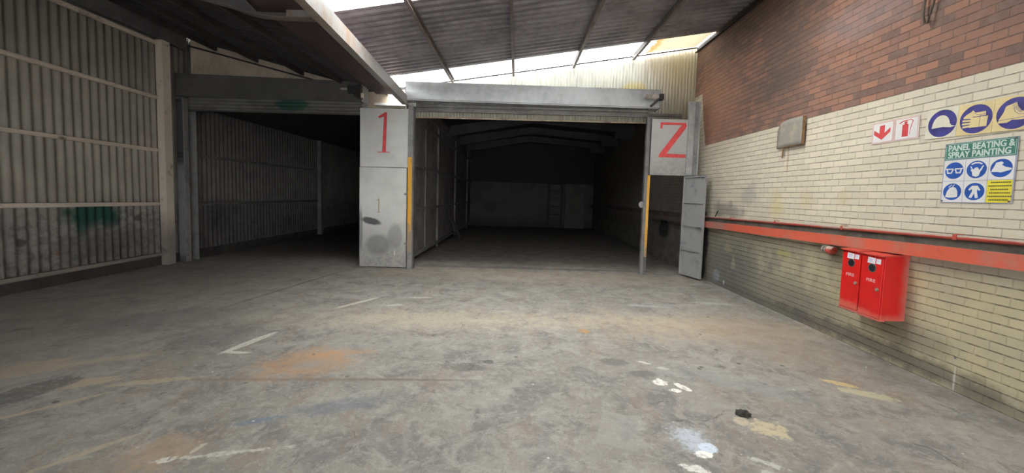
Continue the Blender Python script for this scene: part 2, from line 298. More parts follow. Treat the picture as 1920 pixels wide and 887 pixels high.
    # cream paint brushed up beside the end column
    pj = T.math('ADD', T.math('MULTIPLY_ADD', T.math('SUBTRACT', n2, 0.5), 0.12, X[1]), T.rng(X[2], 3.1, 4.2, 0.0, -0.28, False))
    isred = T.math('MULTIPLY', isred, T.rng(pj, 9.38, 9.42, 1, 0))
    isred = T.math('MAXIMUM', isred, T.rng(X[2], 4.28, 4.34))
    c = T.mix(isred, cream, red)
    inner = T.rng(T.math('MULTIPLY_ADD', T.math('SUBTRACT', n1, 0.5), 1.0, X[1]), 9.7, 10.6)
    c = T.mix(T.math('MULTIPLY', inner, 0.8), c, T.mix(T.rng(nb, 0.35, 0.65), (0.125, 0.116, 0.105), (0.08, 0.074, 0.068)))  # dirty inner paint, darkened further to carry the bay's shade
    c = T.blot(c, (11.7, 0.95), (0.4, 0.3), (0.02, 0.02, 0.02), 0, 0.95, nb, 1.2, 0.2, 'wall')
    h = T.math('MULTIPLY_ADD', n2, 0.25, T.math('SUBTRACT', 1.0, T.math('MAXIMUM', bed, T.math('MULTIPLY', br2.outputs['Fac'], 0.4))))
    return T.fin(c, 0.75, 0, h, 0.8, 0.008, 0.3)

def m_sheet_left():
    T = NT('weathered_cream_sheet'); X = T.xyz()
    n1 = T.noise(1.3, 5, 0.6); n2 = T.noise(9, 4, 0.65); st = T.noise(4, 4, 0.6, vec=T.map((1, 6, 0.5)))
    c = T.mix(T.rng(n1, 0.35, 0.7), (0.36, 0.335, 0.28), (0.28, 0.26, 0.22))
    c = T.mix(T.math('MULTIPLY', T.rng(st, 0.5, 0.7), 0.35), c, (0.24, 0.215, 0.18))
    low = T.rng(T.math('MULTIPLY_ADD', T.math('SUBTRACT', n1, 0.5), 0.7, X[2]), 1.5, 1.2)
    c = T.mix(T.math('MULTIPLY', low, 0.75), c, T.mix(T.rng(n2, 0.4, 0.65), (0.29, 0.27, 0.25), (0.13, 0.12, 0.115)))
    nb = T.noise(3.5, 4, 0.6)
    for ce, r, col, a, wb, ed in [((7.45,1.22),(0.50,0.19),(0.010,0.070,0.048),0.95,1.0,0.4), ((7.2,1.0),(0.13,0.16),(0.010,0.070,0.048),0.8,0.9,0.5), ((7.75,1.08),(0.15,0.14),(0.012,0.06,0.045),0.8,0.9,0.5), ((7.7,0.6),(0.7,0.35),(0.09,0.09,0.085),0.6,1.2,0.6),
                              ((6.3,0.8),(0.06,0.06),(0.07,0.07,0.07),0.8,1.2,0.3), ((8.3,1.1),(0.07,0.06),(0.06,0.06,0.06),0.8,1.2,0.3), ((6.8,0.55),(0.05,0.05),(0.25,0.10,0.07),0.7,1.2,0.3),
                              ((10.6,1.0),(0.4,0.4),(0.05,0.05,0.055),0.75,1.2,0.5), ((11.2,1.2),(0.15,0.2),(0.03,0.08,0.06),0.6,1.2,0.5)]:
        c = T.blot(c, ce + (-8.03,), r, col, 0, a, nb, wb, ed, 'wall')
    c = T.mix(T.rng(X[1], 9.2, 9.8, 0, 0.72), c, T.mix(T.rng(nb, 0.4, 0.62), (0.08, 0.078, 0.075), (0.035, 0.035, 0.04)))  # sheet colour darkened inside bay one to stand for its shade
    return T.fin(c, 0.6, 0, n2, 0.12, 0.004, 0.35)

def m_gable():
    T = NT('pale_cream_sheet'); n1 = T.noise(2.5, 5, 0.6); st = T.noise(6, 4, 0.6, vec=T.map((5, 1, 0.4))); X = T.xyz()
    c = T.mix(T.rng(st, 0.42, 0.7), (0.55, 0.55, 0.48), (0.40, 0.40, 0.345))
    f = T.math('MULTIPLY', T.rng(T.math('MULTIPLY_ADD', n1, 0.6, X[0]), 3.3, 4.2), 0.7)
    c = T.mix(f, c, (0.40, 0.345, 0.22))
    v = T.map((0.35, 1, 0.25), (2.85, 10.1, 4.45), (0, 0, 0), 'TEXTURE')
    l = T.math('MULTIPLY_ADD', T.math('SUBTRACT', n1, 0.5), 1.2, T.n('ShaderNodeVectorMath', {'operation': 'LENGTH'}, i0=v).outputs['Value'])
    c = T.mix(T.rng(l, 0.6, 1.1, 0.6, 0), c, (0.62, 0.50, 0.16))
    return T.fin(c, 0.5, 0, n1, 0.05, 0.003)

def m_skylight(k):
    T = NT('translucent_roof_sheet'); X = T.xyz(); n = T.noise(2.0, 4); n2 = T.noise(9, 4)
    tr = T.n('ShaderNodeBsdfTransparent', Color=(k, k*1.01, k))
    df = T.n('ShaderNodeBsdfTranslucent', Color=(k, k*1.01, k))
    s1 = T.n('ShaderNodeMixShader', Fac=0.35); T.t.links.new(tr.outputs[0], s1.inputs[1]); T.t.links.new(df.outputs[0], s1.inputs[2])
    age = T.math('MULTIPLY_ADD', T.math('SUBTRACT', n2, 0.5), 0.35, X[0])
    od = T.n('ShaderNodeBsdfTranslucent', Color=T.mix(T.rng(age, 3.12, 3.3), (0.075, 0.038, 0.014), (0.078, 0.066, 0.043)))
    f = T.rng(age, 3.0, 3.1)
    s2 = T.n('ShaderNodeMixShader', Fac=f); T.t.links.new(s1.outputs[0], s2.inputs[1]); T.t.links.new(od.outputs[0], s2.inputs[2])
    T.t.links.new(s2.outputs[0], T.out.inputs[0]); T.t.nodes.remove(T.b)
    return T.m

FLOOR, BRICK, SHEETL, GABLE, _ = m_floor(), m_brick(), m_sheet_left(), m_gable(), None
ROOFM = plain('dark_roof_underside', (0.27, 0.25, 0.265), 0.45, 0.0, 0.3, 1.2)
ROOFL = plain('black_roof_underside', (0.05, 0.047, 0.047), 0.7, 0.0, 0.3, 1.2)  # near-black tone for the left and inner roof undersides
BOARD = plain('cream_board', (0.55, 0.46, 0.35), 0.8, 0, 0.2, 2.0)
DARKP = plain('dark_kerb', (0.05, 0.047, 0.043), 0.9, 0, 0.3, 3.0)
BACKW = None
def m_back():
    T = NT('dirty_painted_wall'); X = T.xyz(); n1 = T.noise(1.2, 5, 0.6)
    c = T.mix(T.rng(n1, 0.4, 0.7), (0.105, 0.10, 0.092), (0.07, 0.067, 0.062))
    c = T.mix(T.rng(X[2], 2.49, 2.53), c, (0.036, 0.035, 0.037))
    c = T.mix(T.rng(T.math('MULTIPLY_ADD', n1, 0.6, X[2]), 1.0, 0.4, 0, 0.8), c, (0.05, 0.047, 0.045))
    return T.fin(c, 0.85)
BACKW = m_back()

# ------------------------------------------------------------------ the setting
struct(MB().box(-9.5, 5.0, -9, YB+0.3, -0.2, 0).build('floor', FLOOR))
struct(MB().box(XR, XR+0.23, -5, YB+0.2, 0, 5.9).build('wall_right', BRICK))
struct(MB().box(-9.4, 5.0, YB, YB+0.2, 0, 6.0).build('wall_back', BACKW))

def corr_wall(name, mat, axis, a0, a1, base, z0, z1, pitch, amp, sub=10, thick=0.004):
    """vertical corrugations along axis; z0/z1 may be functions of the running coordinate"""
    b = bmesh.new(); n = max(2, int((a1-a0)/pitch*sub)); rows = []
    for i in range(n+1):
        a = a0+(a1-a0)*i/n; d = base+amp*math.sin(2*math.pi*(a-a0)/pitch)
        zz0 = z0(a) if callable(z0) else z0; zz1 = z1(a) if callable(z1) else z1
        P = (lambda z: (a, d, z)) if axis == 'x' else (lambda z: (d, a, z))
        rows.append((b.verts.new(P(zz0)), b.verts.new(P(zz1))))
    for A, B in zip(rows, rows[1:]): b.faces.new((A[0], B[0], B[1], A[1]))
    m = MB(); m.bm = b; o = m.build(name, mat, smooth=True)
    s = o.modifiers.new('gauge', 'SOLIDIFY'); s.thickness = thick; s.offset = 0
    return struct(o)
corr_wall('wall_left', SHEETL, 'y', -6.0, 9.83, XL, 0.20, 5.41, 0.152, 0.023)
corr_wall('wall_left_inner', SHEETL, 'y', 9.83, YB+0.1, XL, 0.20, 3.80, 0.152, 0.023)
struct(MB().box(-8.3, -2.6, -6.2, -6.0, 0, 5.6).box(-2.6, 4.5, -6.2, -6.0, 1.5, 5.8).build('rear_light_baffle', BOARD))  # unseen wall added behind the camera, its low opening shaped to cut light
struct(MB().box(XL-0.6, XL+0.026, -6.1, YB+0.1, -0.15, 0.215).build('baseboard_left', DARKP))
corr_wall('wall_gable', GABLE, 'x', -2.98, XR+0.02, YG, 3.68, lambda x: zR(x)-0.02, 0.0765, 0.016, 8)
# cream boarded gable above the left-hand door
g = MB()
g.bm.faces.new([g.bm.verts.new(p) for p in [(-8.3, 9.8, 3.68), (-2.75, 9.8, 3.85), (-2.75, 9.8, 4.3), (-3.6, 9.8, zL(-3.6)+0.03), (-8.3, 9.8, zL(-8.3)+0.03)]])
go = struct(g.build('wall_gable_left', BOARD)); md = go.modifiers.new('gauge', 'SOLIDIFY'); md.thickness = 0.05; md.offset = -1
# inner roof above both bays
r = MB()
for (xa, za, xb, zb, y0) in [(-8.25, 3.72, -2.72, 4.30, 9.78), (-2.72, 4.30, 0.55, 4.80, YG+0.03), (0.55, 4.80, XR+0.1, 4.5, YG+0.03)]:
    r.hexa([(xa,y0,za),(xb,y0,zb),(xb,YB,zb),(xa,YB,za),(xa,y0,za+0.05),(xb,y0,zb+0.05),(xb,YB,zb+0.05),(xa,YB,za+0.05)])
struct(r.build('ceiling_inner', ROOFL))

def roof(name, mat, x0, x1, zf, spans, pitch=0.19, dep=0.038):
    b = bmesh.new()
    for y0, y1 in spans:
        prof = []; y = y0
        while y < y1-1e-6:
            for f, h in ((0,0),(0.34,0),(0.46,dep),(0.88,dep)):
                if y+f*pitch <= y1: prof.append((y+f*pitch, h))
            y += pitch
        prof.append((y1, 0))
        rows = [(b.verts.new((x0, yy, zf(x0)+h)), b.verts.new((x1, yy, zf(x1)+h))) for yy, h in prof]
        for A, B in zip(rows, rows[1:]): b.faces.new((A[0], A[1], B[1], B[0]))
    m = MB(); m.bm = b; return struct(m.build(name, mat))
STR = [(9.20, 10.06), (5.20, 6.06), (1.20, 2.06), (-2.80, -1.94)]
ROOF_START = -6.0
roof('ceiling_right', ROOFM, -3.12, XR+0.05, zR, [(ROOF_START, -2.80), (-1.94, 1.20), (2.06, 5.20), (6.06, 9.20)])
for xa, xb, ya, yb, nm, zz in ((-2.7, XR-0.02, YG-0.04, YG-0.025, 'trim_1', zR),):
    struct(MB().hexa([(xa,ya,zz(xa)-0.05),(xb,ya,zz(xb)-0.05),(xb,yb,zz(xb)-0.05),(xa,yb,zz(xa)-0.05),(xa,ya,zz(xa)-0.02),(xb,ya,zz(xb)-0.02),(xb,yb,zz(xb)-0.02),(xa,yb,zz(xa)-0.02)]).build(nm, DARKP))
struct(MB().bar((-8.25, 9.73, zL(-8.25)-0.17), (-4.6, 9.73, zL(-4.6)-0.14), 0.04, 0.035).build('trim_2', DARKP))
roof('ceiling_left', ROOFL, -8.25, -3.205, zL, [(-6.0, 9.80)])  # extended unseen behind the camera to keep light off the left bay
TRANSMIT = (0.20, 1.0, 0.30, 0.10)        # transmittance per sheet, tuned to balance the light; last two sheets are unseen
for k, s in enumerate(STR): roof('window_%d' % (k+1), m_skylight(TRANSMIT[k]), -2.75, XR-0.06, zR, [s], 0.1075, 0.018)

# ------------------------------------------------------------------ materials of the objects
def worn(name, base, under, thr=(0.52, 0.62), scale=3.0, rough=0.55, dirt=None, zdirt=None, metal=0.0):
    """paint worn through to what lies under it, with grime that gathers low down when zdirt is given"""
    T = NT(name); n1 = T.noise(scale, 6, 0.65); n2 = T.noise(scale*6, 4, 0.65); X = T.xyz()
    c = T.mix(T.math('MULTIPLY', T.rng(n2, 0.45, 0.75), 0.3), base, tuple(v*0.75 for v in base))
    c = T.mix(T.rng(n1, *thr), c, under)
    if zdirt: c = T.mix(T.math('MULTIPLY', T.rng(T.math('MULTIPLY_ADD', T.math('SUBTRACT', n1, 0.5), zdirt[2], X[2]), zdirt[1], zdirt[0]), 0.7), c, dirt)
    return T.fin(c, rough, metal, n2, 0.12, 0.003)
STEEL = plain('grey_painted_steel', (0.27, 0.265, 0.255), 0.5, 0.0, 0.25, 2.5)
DKSTEEL = plain('dark_grey_steel', (0.135, 0.13, 0.128), 0.5, 0.0, 0.3, 2.5)
POSTM = plain('dusty_post_steel', (0.19, 0.187, 0.18), 0.5, 0.0, 0.25, 3)
BLACKM = plain('black_iron', (0.03, 0.028, 0.027), 0.6, 0.0, 0.3, 4)
HOODM = plain('galvanised_hood', (0.50, 0.52, 0.52), 0.42, 0.25, 0.22, 1.1, spec=0.5)
HOODD = plain('dull_grey_hood', (0.105, 0.102, 0.094), 0.6, 0.0, 0.22, 1.1)
CREAMST = worn('cream_painted_steel', (0.68, 0.60, 0.50), (0.20, 0.185, 0.16), (0.58, 0.72), 3, 0.6, (0.09, 0.085, 0.08), (0.5, 1.4, 0.8))
BEAMM = worn('rusty_pale_beam', (0.28, 0.27, 0.255), (0.27, 0.195, 0.145), (0.50, 0.66), 2.2, 0.5)
BLACKPURL = plain('black_purlin', (0.055, 0.045, 0.043), 0.6, 0.0, 0.3, 3)  # darker copy of the purlin colour, used under the left roof
PURL = plain('dark_purlin', (0.20, 0.165, 0.15), 0.45, 0.0, 0.3, 3)
GUTT = plain('brown_gutter', (0.075, 0.05, 0.052), 0.5, 0.0, 0.25, 1.5)
SLAT = plain('grey_shutter_slats', (0.17, 0.165, 0.15), 0.5, 0.0, 0.3, 3)
def m_panel(name, z0, z1, soot=True, k=1.0):
    T = NT(name); n1 = T.noise(2.2, 5, 0.62); n2 = T.noise(12, 4, 0.6); X = T.xyz()
    c = T.mix(T.rng(n1, 0.35, 0.7), tuple(k*v for v in (0.66, 0.66, 0.63)), tuple(k*v for v in (0.57, 0.57, 0.545)))
    c = T.mix(T.math('MULTIPLY', T.rng(T.math('MULTIPLY_ADD', T.math('SUBTRACT', n1, 0.5), 1.0, X[2]), z1, z0), 0.75), c, T.mix(T.rng(n2, 0.4, 0.65), (0.27, 0.255, 0.225), (0.15, 0.145, 0.14)))
    if soot:
        def bl(c, cx, cz, rx, rz, rot, col, a):
            v = T.map((rx, 1, rz), (cx, 9.27, cz), (0, rot, 0), 'TEXTURE')
            l = T.math('MULTIPLY_ADD', T.math('SUBTRACT', n2, 0.5), 0.5, T.n('ShaderNodeVectorMath', {'operation': 'LENGTH'}, i0=v).outputs['Value'])
            return T.mix(T.rng(l, 0.7, 1.2, a, 0), c, col)
        c = bl(c, -3.42, 1.10, 0.24, 0.085, 0.2, (0.055, 0.05, 0.055), 0.9)
        c = bl(c, -3.25, 0.55, 0.3, 0.25, 0, (0.14, 0.14, 0.14), 0.6); c = bl(c, -2.85, 0.75, 0.18, 0.3, 0, (0.17, 0.165, 0.155), 0.5)
        c = bl(c, -2.86, 0.36, 0.018, 0.06, 0, (0.62, 0.61, 0.57), 0.9); c = bl(c, -3.66, 0.9, 0.05, 0.5, 0, (0.12, 0.12, 0.115), 0.6)
    return T.fin(c, 0.45, 0.0, n2, 0.05, 0.003)
PANELM = m_panel('pale_grey_panel_paint', 0.1, 1.4)
PANEL2 = m_panel('grey_panel_paint', 2.0, 3.4, False, 0.70)
REDNUM = plain('red_number_paint', (0.72, 0.085, 0.085), 0.55, 0, 0.15, 8)
def m_yellow(z0, z1):
    T = NT('worn_yellow_paint'); n = T.noise(7, 5, 0.65); X = T.xyz()
    w = T.math('MULTIPLY_ADD', T.math('SUBTRACT', n, 0.5), 0.9, X[2])
    c = T.mix(T.rng(w, z1, z0), (0.68, 0.36, 0.045), (0.31, 0.235, 0.16))
    c = T.mix(T.rng(T.noise(16, 4), 0.62, 0.72, 0, 0.7), c, (0.22, 0.16, 0.10))
    return T.fin(c, 0.55)
def m_red(name, base, under, thr, scale, dust=False):
    T = NT(name); n1 = T.noise(scale, 6, 0.65); n2 = T.noise(scale*7, 4, 0.65); X = T.xyz()
    c = T.mix(T.math('MULTIPLY', T.rng(n2, 0.45, 0.75), 0.3), base, tuple(v*0.7 for v in base))
    c = T.mix(T.rng(n1, *thr), c, under)
    if dust:                                    # dust lies on whatever faces up
        nz = T.n('ShaderNodeSeparateXYZ', i0=T.n('ShaderNodeNewGeometry').outputs['Normal']).outputs[2]
        c = T.mix(T.rng(T.math('MULTIPLY_ADD', T.math('SUBTRACT', n1, 0.5), 1.4, nz), 0.05, 0.5, 0, 0.9), c, (0.40, 0.345, 0.29))
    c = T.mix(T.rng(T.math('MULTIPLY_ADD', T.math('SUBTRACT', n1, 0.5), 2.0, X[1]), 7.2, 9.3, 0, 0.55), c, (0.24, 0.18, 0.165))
    c = T.mix(T.rng(X[1], 9.0, 10.5, 0, 0.92), c, (0.085, 0.078, 0.072))  # bay's shade painted over the red past the doorway
    return T.fin(c, 0.5, 0, n2, 0.12, 0.003)
REDLEDGE = m_red('worn_red_ledge_paint', (0.60, 0.115, 0.065), (0.42, 0.19, 0.145), (0.50, 0.72), 1.5)
LEDGETOP = plain('sooty_ledge_top', (0.16, 0.14, 0.115), 0.9, 0, 0.35, 3)
REDPIPE = m_red('worn_red_pipe_paint', (0.45, 0.075, 0.05), (0.30, 0.17, 0.14), (0.55, 0.7), 2.4, True)
def m_fire():
    T = NT('fire_red_paint'); n = T.noise(12, 4); X = T.xyz()
    c = T.mix(T.rng(n, 0.4, 0.75, 0, 0.3), (0.66, 0.015, 0.013), (0.45, 0.012, 0.012))
    w = T.math('MULTIPLY_ADD', T.math('SUBTRACT', n, 0.5), 0.08, X[0])
    c = T.mix(T.rng(w, 4.23, 4.36, 0, 0.8), c, (0.50, 0.22, 0.17))
    lw = T.math('MULTIPLY_ADD', T.math('SUBTRACT', n, 0.5), 0.09, T.math('MULTIPLY_ADD', X[1], -0.12, X[2]))
    c = T.mix(T.rng(lw, 0.08, 0.0, 0, 0.6), c, (0.60, 0.18, 0.13))
    return T.fin(c, 0.38)
FIRERED = m_fire()
LIDRED = plain('sun_faded_red_lid', (0.62, 0.07, 0.05), 0.5, 0, 0.2, 8)
FADERED = plain('faded_red_edge', (0.60, 0.16, 0.12), 0.5, 0, 0.2, 8)
HOLE = plain('black_opening', (0.012, 0.012, 0.014), 0.5, 0, 0.1)
CHROME = plain('dull_lock_metal', (0.42, 0.36, 0.30), 0.35, 0.6, 0.15, 10)
STICK = plain('white_sticker', (0.74, 0.73, 0.78), 0.5, 0, 0.06, 20)
BLUEINK = plain('pale_blue_ink', (0.36, 0.36, 0.62), 0.6, 0, 0.1, 20)
PINKTXT = plain('faded_white_lettering', (0.72, 0.40, 0.38), 0.6, 0, 0.15, 30)
S_WHITE = plain('white_sign_face', (0.66, 0.65, 0.63), 0.5, 0, 0.06, 4)
S_PINK = plain('faded_pink_border', (0.64, 0.49, 0.46), 0.5, 0, 0.1, 6)
S_EDGE = plain('faded_red_rule', (0.55, 0.27, 0.24), 0.5, 0, 0.12, 8)
S_RED = plain('red_sign_ink', (0.55, 0.055, 0.06), 0.5, 0, 0.12, 8)
S_CREAM = plain('cream_sign_face', (0.62, 0.59, 0.46), 0.5, 0, 0.06, 6)
S_YELLOWED = plain('yellowed_sign_face', (0.65, 0.52, 0.26), 0.5, 0, 0.08, 6)
S_NAVY = plain('violet_blue_sign_ink', (0.045, 0.04, 0.22), 0.4, 0, 0.35, 9)
S_BLUE = plain('blue_sign_ink', (0.02, 0.085, 0.36), 0.4, 0, 0.12, 6)
S_GREEN = plain('green_sign_ink', (0.05, 0.19, 0.14), 0.5, 0, 0.15, 6)
S_LINE = plain('grey_violet_rule', (0.33, 0.33, 0.43), 0.5, 0, 0.1, 8)
S_PALE = plain('pale_lettering', (0.52, 0.62, 0.57), 0.5, 0, 0.08, 8)
S_YEL = plain('yellow_sign_panel', (0.72, 0.62, 0.045), 0.5, 0, 0.08, 6)
S_INK = plain('dark_olive_print', (0.15, 0.13, 0.03), 0.6, 0, 0.2, 20)
PLATEM = worn('dull_zinc_plate', (0.27, 0.255, 0.215), (0.36, 0.31, 0.235), (0.50, 0.66), 5, 0.6)
RUST = plain('orange_rust', (0.28, 0.15, 0.065), 0.85, 0, 0.4, 8)
CABLE = plain('dusty_cable', (0.11, 0.085, 0.07), 0.7, 0, 0.2, 8)
DUCT = plain('grey_duct', (0.40, 0.40, 0.39), 0.5, 0.0, 0.2, 2)
LEAFM = worn('grey_gate_paint', (0.30, 0.30, 0.295), (0.20, 0.20, 0.21), (0.52, 0.68), 3, 0.5)
PARTM = plain('sooty_partition_sheet', (0.21, 0.20, 0.19), 0.6, 0, 0.35, 2)
PARTP = plain('partition_steel', (0.17, 0.166, 0.158), 0.6, 0, 0.25, 2)
PALEB = plain('pale_leaning_board', (0.12, 0.113, 0.10), 0.8, 0, 0.2, 2)
MOTOR = plain('dusty_motor_casing', (0.42, 0.38, 0.34), 0.6, 0, 0.3, 8)

# ------------------------------------------------------------------ roof steel
def channel(p, q, h, w, t, side=1):
    """C-section: web on one side, flanges towards the other"""
    pr = [(-w/2,-h/2),(w/2,-h/2),(w/2,-h/2+t),(-w/2+t,-h/2+t),(-w/2+t,h/2-t),(w/2,h/2-t),(w/2,h/2),(-w/2,h/2)]
    if side < 0: pr = [(-a, b) for a, b in pr][::-1]
    return MB().sweep(pr, p, q)
def beamx(y): return -2.395 - 0.0555*(y-4.4)
o = channel((beamx(-1.5), -1.5, 3.925), (beamx(9.33), 9.33, 3.925), 0.21, 0.115, 0.012, -1).build('steel_beam', BEAMM, bevel=0.003)
tag(o, 'long rust-streaked steel beam running overhead to the pier marked 1', 'beam', kind='thing')
gx0, gx1 = -3.32, -2.74
m = MB(); ya, yb = -5.9, 9.28; ra, rb = beamx(ya)-0.07, beamx(yb)-0.07; la, lb = -3.225, -3.30
for z0, z1, oa, ob in ((4.03, 4.04, 0, 1), (4.04, 4.17, 0.985, 1), (4.04, 4.13, 0, 0.015)):
    A = lambda l, r, t: l+(r-l)*t
    m.hexa([(A(la,ra,oa),ya,z0),(A(la,ra,ob),ya,z0),(A(lb,rb,ob),yb,z0),(A(lb,rb,oa),yb,z0),(A(la,ra,oa),ya,z1),(A(la,ra,ob),ya,z1),(A(lb,rb,ob),yb,z1),(A(lb,rb,oa),yb,z1)])
o = m.build('valley_gutter', GUTT)
tag(o, 'flat-bottomed dark brown valley gutter beside the long overhead beam', 'gutter')
# cross rafter of the left bay with its haunch and end plate
r = empty('roof_rafter', (-2.78, 5.12, 3.93), 'sloping dark roof rafter with a rusty pale end meeting the overhead beam', 'rafter')
def zbot(x):
    return zL(x)-0.19 if x < -3.67 else (3.95+(-3.27-x)*0.275 if x < -3.27 else 3.92)
pts = [(-8.0, zL(-8.0)-0.19), (-3.67, 4.06), (-3.45, 3.985), (-3.27, 3.95), (-3.05, 3.93), (-2.62, 3.925), (-2.62, 4.0), (-3.33, 4.0), (-3.5, zL(-3.5)-0.02), (-8.0, zL(-8.0)-0.02)]
def slab(pts, y0, y1):
    m = MB(); A = [m.bm.verts.new((x, y0, z)) for x, z in pts]; B = [m.bm.verts.new((x, y1, z)) for x, z in pts]; n = len(pts)
    for i in range(n): m.bm.faces.new((A[i], A[(i+1)%n], B[(i+1)%n], B[i]))
    f = [m.bm.faces.new(A[::-1]), m.bm.faces.new(B)]; [q.normal_update() for q in f]; bmesh.ops.triangulate(m.bm, faces=f); return m
def local(o, root):
    inv = root.matrix_world.inverted(); o.data.transform(inv); o.parent = root; return o
local(slab(pts, 5.10, 5.115).build('web', DKSTEEL), r)
fl = MB(); low = pts[:6]
for (xa, za), (xb, zb) in zip(low, low[1:]): fl.bar((xa, 5.11, za), (xb, 5.11, zb), 0.12, 0.012)
local(fl.build('lower_flange', PURL), r)
local(MB().box(-2.95, -2.61, 5.085, 5.0995, 3.925, 4.07).build('end_plate', BEAMM), r)
# purlins
PX = [-1.66, -0.18, 1.30, 2.76]
PL = ['dark roof purlin nearest the overhead beam, leftmost of four under the right roof', 'second dark roof purlin from the overhead beam, ending over the roller door',
      'third dark roof purlin from the overhead beam, ending over the roller door', 'dark roof purlin nearest the brick wall, last of the four right of the beam']
for x, lab in zip(PX, PL):
    o = channel((x, ROOF_START, zR(x)-0.066), (x, 10.07, zR(x)-0.066), 0.115, 0.055, 0.006).build('roof_purlin', PURL)
    tag(o, lab, 'purlin', 'purlins under the right roof')
o = MB().sweep([(-0.03,-0.06),(0.03,-0.06),(0.03,0.06),(0.02,0.06),(0.02,-0.05),(-0.03,-0.05)], (XR-0.045, ROOF_START, zR(XR)-0.10), (XR-0.045, 10.07, zR(XR)-0.10)).build('wall_angle', BLACKM)
tag(o, 'dark steel angle along the top of the brick wall under the roof', 'steel angle')
for k, x in enumerate([-4.15, -5.25, -6.35, -7.35]):
    o = channel((x, 5.2, zL(x)-0.06), (x, 9.72, zL(x)-0.06), 0.10, 0.06, 0.006, -1).build('roof_purlin', BLACKPURL)
    tag(o, ['dark purlin under the left roof nearest the valley gutter', 'second dark purlin under the left roof counted from the valley gutter', 'third dark purlin under the left roof counted from the valley gutter', 'dark purlin under the left roof nearest the corrugated side wall'][k], 'purlin', 'purlins under the left roof')

# ------------------------------------------------------------------ left wall steel
o = MB().box(XL+0.03, XL+0.16, -2.9, 9.5, 4.98, 5.29).build('eaves_channel', DKSTEEL, bevel=0.006)
tag(o, 'dark grey eaves channel along the top of the corrugated left wall', 'eaves channel')
GL = [('highest pale girt rail on the left wall, just below the eaves channel', 4.89, 4.89), ('pale girt rail second from the top on the corrugated left wall', 3.815, 3.715),
      ('middle pale girt rail on the corrugated left wall, halfway up', 2.606, 2.569), ('pale girt rail just above the green spray marks on the left wall', 1.436, 1.386), ('lowest girt rail along the bottom edge of the left wall sheets', 0.215, 0.257)]
for lab, za, zb in GL:
    sl = (zb-za)/2.6; z0 = za+sl*(-2.8-6.18)*0.35; z1 = zb
    o = MB().sweep([(-0.03,-0.036),(0.03,-0.036),(0.03,0.036),(-0.03,0.036),(-0.03,0.028),(0.022,0.028),(0.022,-0.028),(-0.03,-0.028)][::-1], (XL+0.065, 8.79, z1), (XL+0.065, -2.8, za+(zb-za)*(-2.8-6.18)/2.6*0.4)).build('girt_rail', CREAMST)
    tag(o, lab, 'girt', 'girts on the left wall outside the bays')
for lab, z in [('girt rail on the dark left wall inside bay one, higher of two', 2.55), ('girt rail on the dark left wall inside bay one, lower of two', 1.36)]:
    o = MB().box(XL+0.035, XL+0.09, 9.8, 15.75, z-0.035, z+0.035).build('girt_rail', PARTP); tag(o, lab, 'girt', 'girts inside bay one')
c = empty('steel_column', (-7.925, 8.9, 0), 'tall cream steel column at the end of the open left wall', 'column'); c['kind'] = 'thing'
MB().box(-0.075, 0.085, -0.10, 0.10, 0, 4.972).build('shaft', CREAMST, c, bevel=0.006)
MB().box(-0.078, 0.10, -0.13, 0.12, 0, 0.012).build('base_plate', DKSTEEL, c)
o = MB().box(-8.0, -7.84, 15.82, 15.98, 0, 3.74).build('inner_column', PARTP); tag(o, 'slim grey column on the left wall deep inside bay one', 'column'); o['kind'] = 'thing'
p = empty('door_post', (-7.93, 9.34, 0), 'wide grey door post painted with a black 20 beside the cream column', 'post')
def m_frame():
    T = NT('grey_post_paint'); n = T.noise(2.0, 5); n2 = T.noise(12, 4); X = T.xyz()
    c = T.mix(T.rng(n, 0.35, 0.7), (0.24, 0.24, 0.245), (0.165, 0.165, 0.17))
    c = T.mix(T.rng(T.math('MULTIPLY_ADD', n, 0.35, X[2]), 2.42, 2.56), c, (0.075, 0.076, 0.076))        # oversprayed black above
    c = T.mix(T.rng(T.math('MULTIPLY_ADD', n, 0.5, X[2]), 0.5, 0.25, 0, 0.8), c, (0.07, 0.07, 0.07))
    return T.fin(c, 0.45, 0, n2, 0.06, 0.003)
FRAMEM = m_frame()
MB().box(-0.07, 0.09, -0.05, 0.05, 0, 3.83).build('post_face', FRAMEM, p, bevel=0.004)
MB().box(0.091, 0.125, -0.06, 0.06, 0, 3.83).build('guide_edge', STEEL, p, bevel=0.003)
n_ = MB().text('20', 0, 0, 0.125, 0, 0.003, width=0.13, bold=0.02).build('painted_number', BLACKM, p); n_.matrix_local = Matrix.Translation((-0.06, -0.0505, 2.46)) @ FACEROT.to_4x4()
n_['label'] = 'black hand-painted number 20'
MB().box(-0.065, 0.06, -0.053, -0.0505, 3.74, 3.79).build('black_stamp', BLACKM, p)
o = MB().sweep([(-0.1,-0.06),(0.1,-0.06),(0.1,0.06),(0.09,0.06),(0.09,-0.05),(-0.1,-0.05)], (-7.93, 9.72, 0), (-7.93, 9.72, 3.6), (0,1,0)).build('inner_jamb', STEEL)
tag(o, 'grey steel jamb just inside the first doorway behind the post painted 20', 'post')

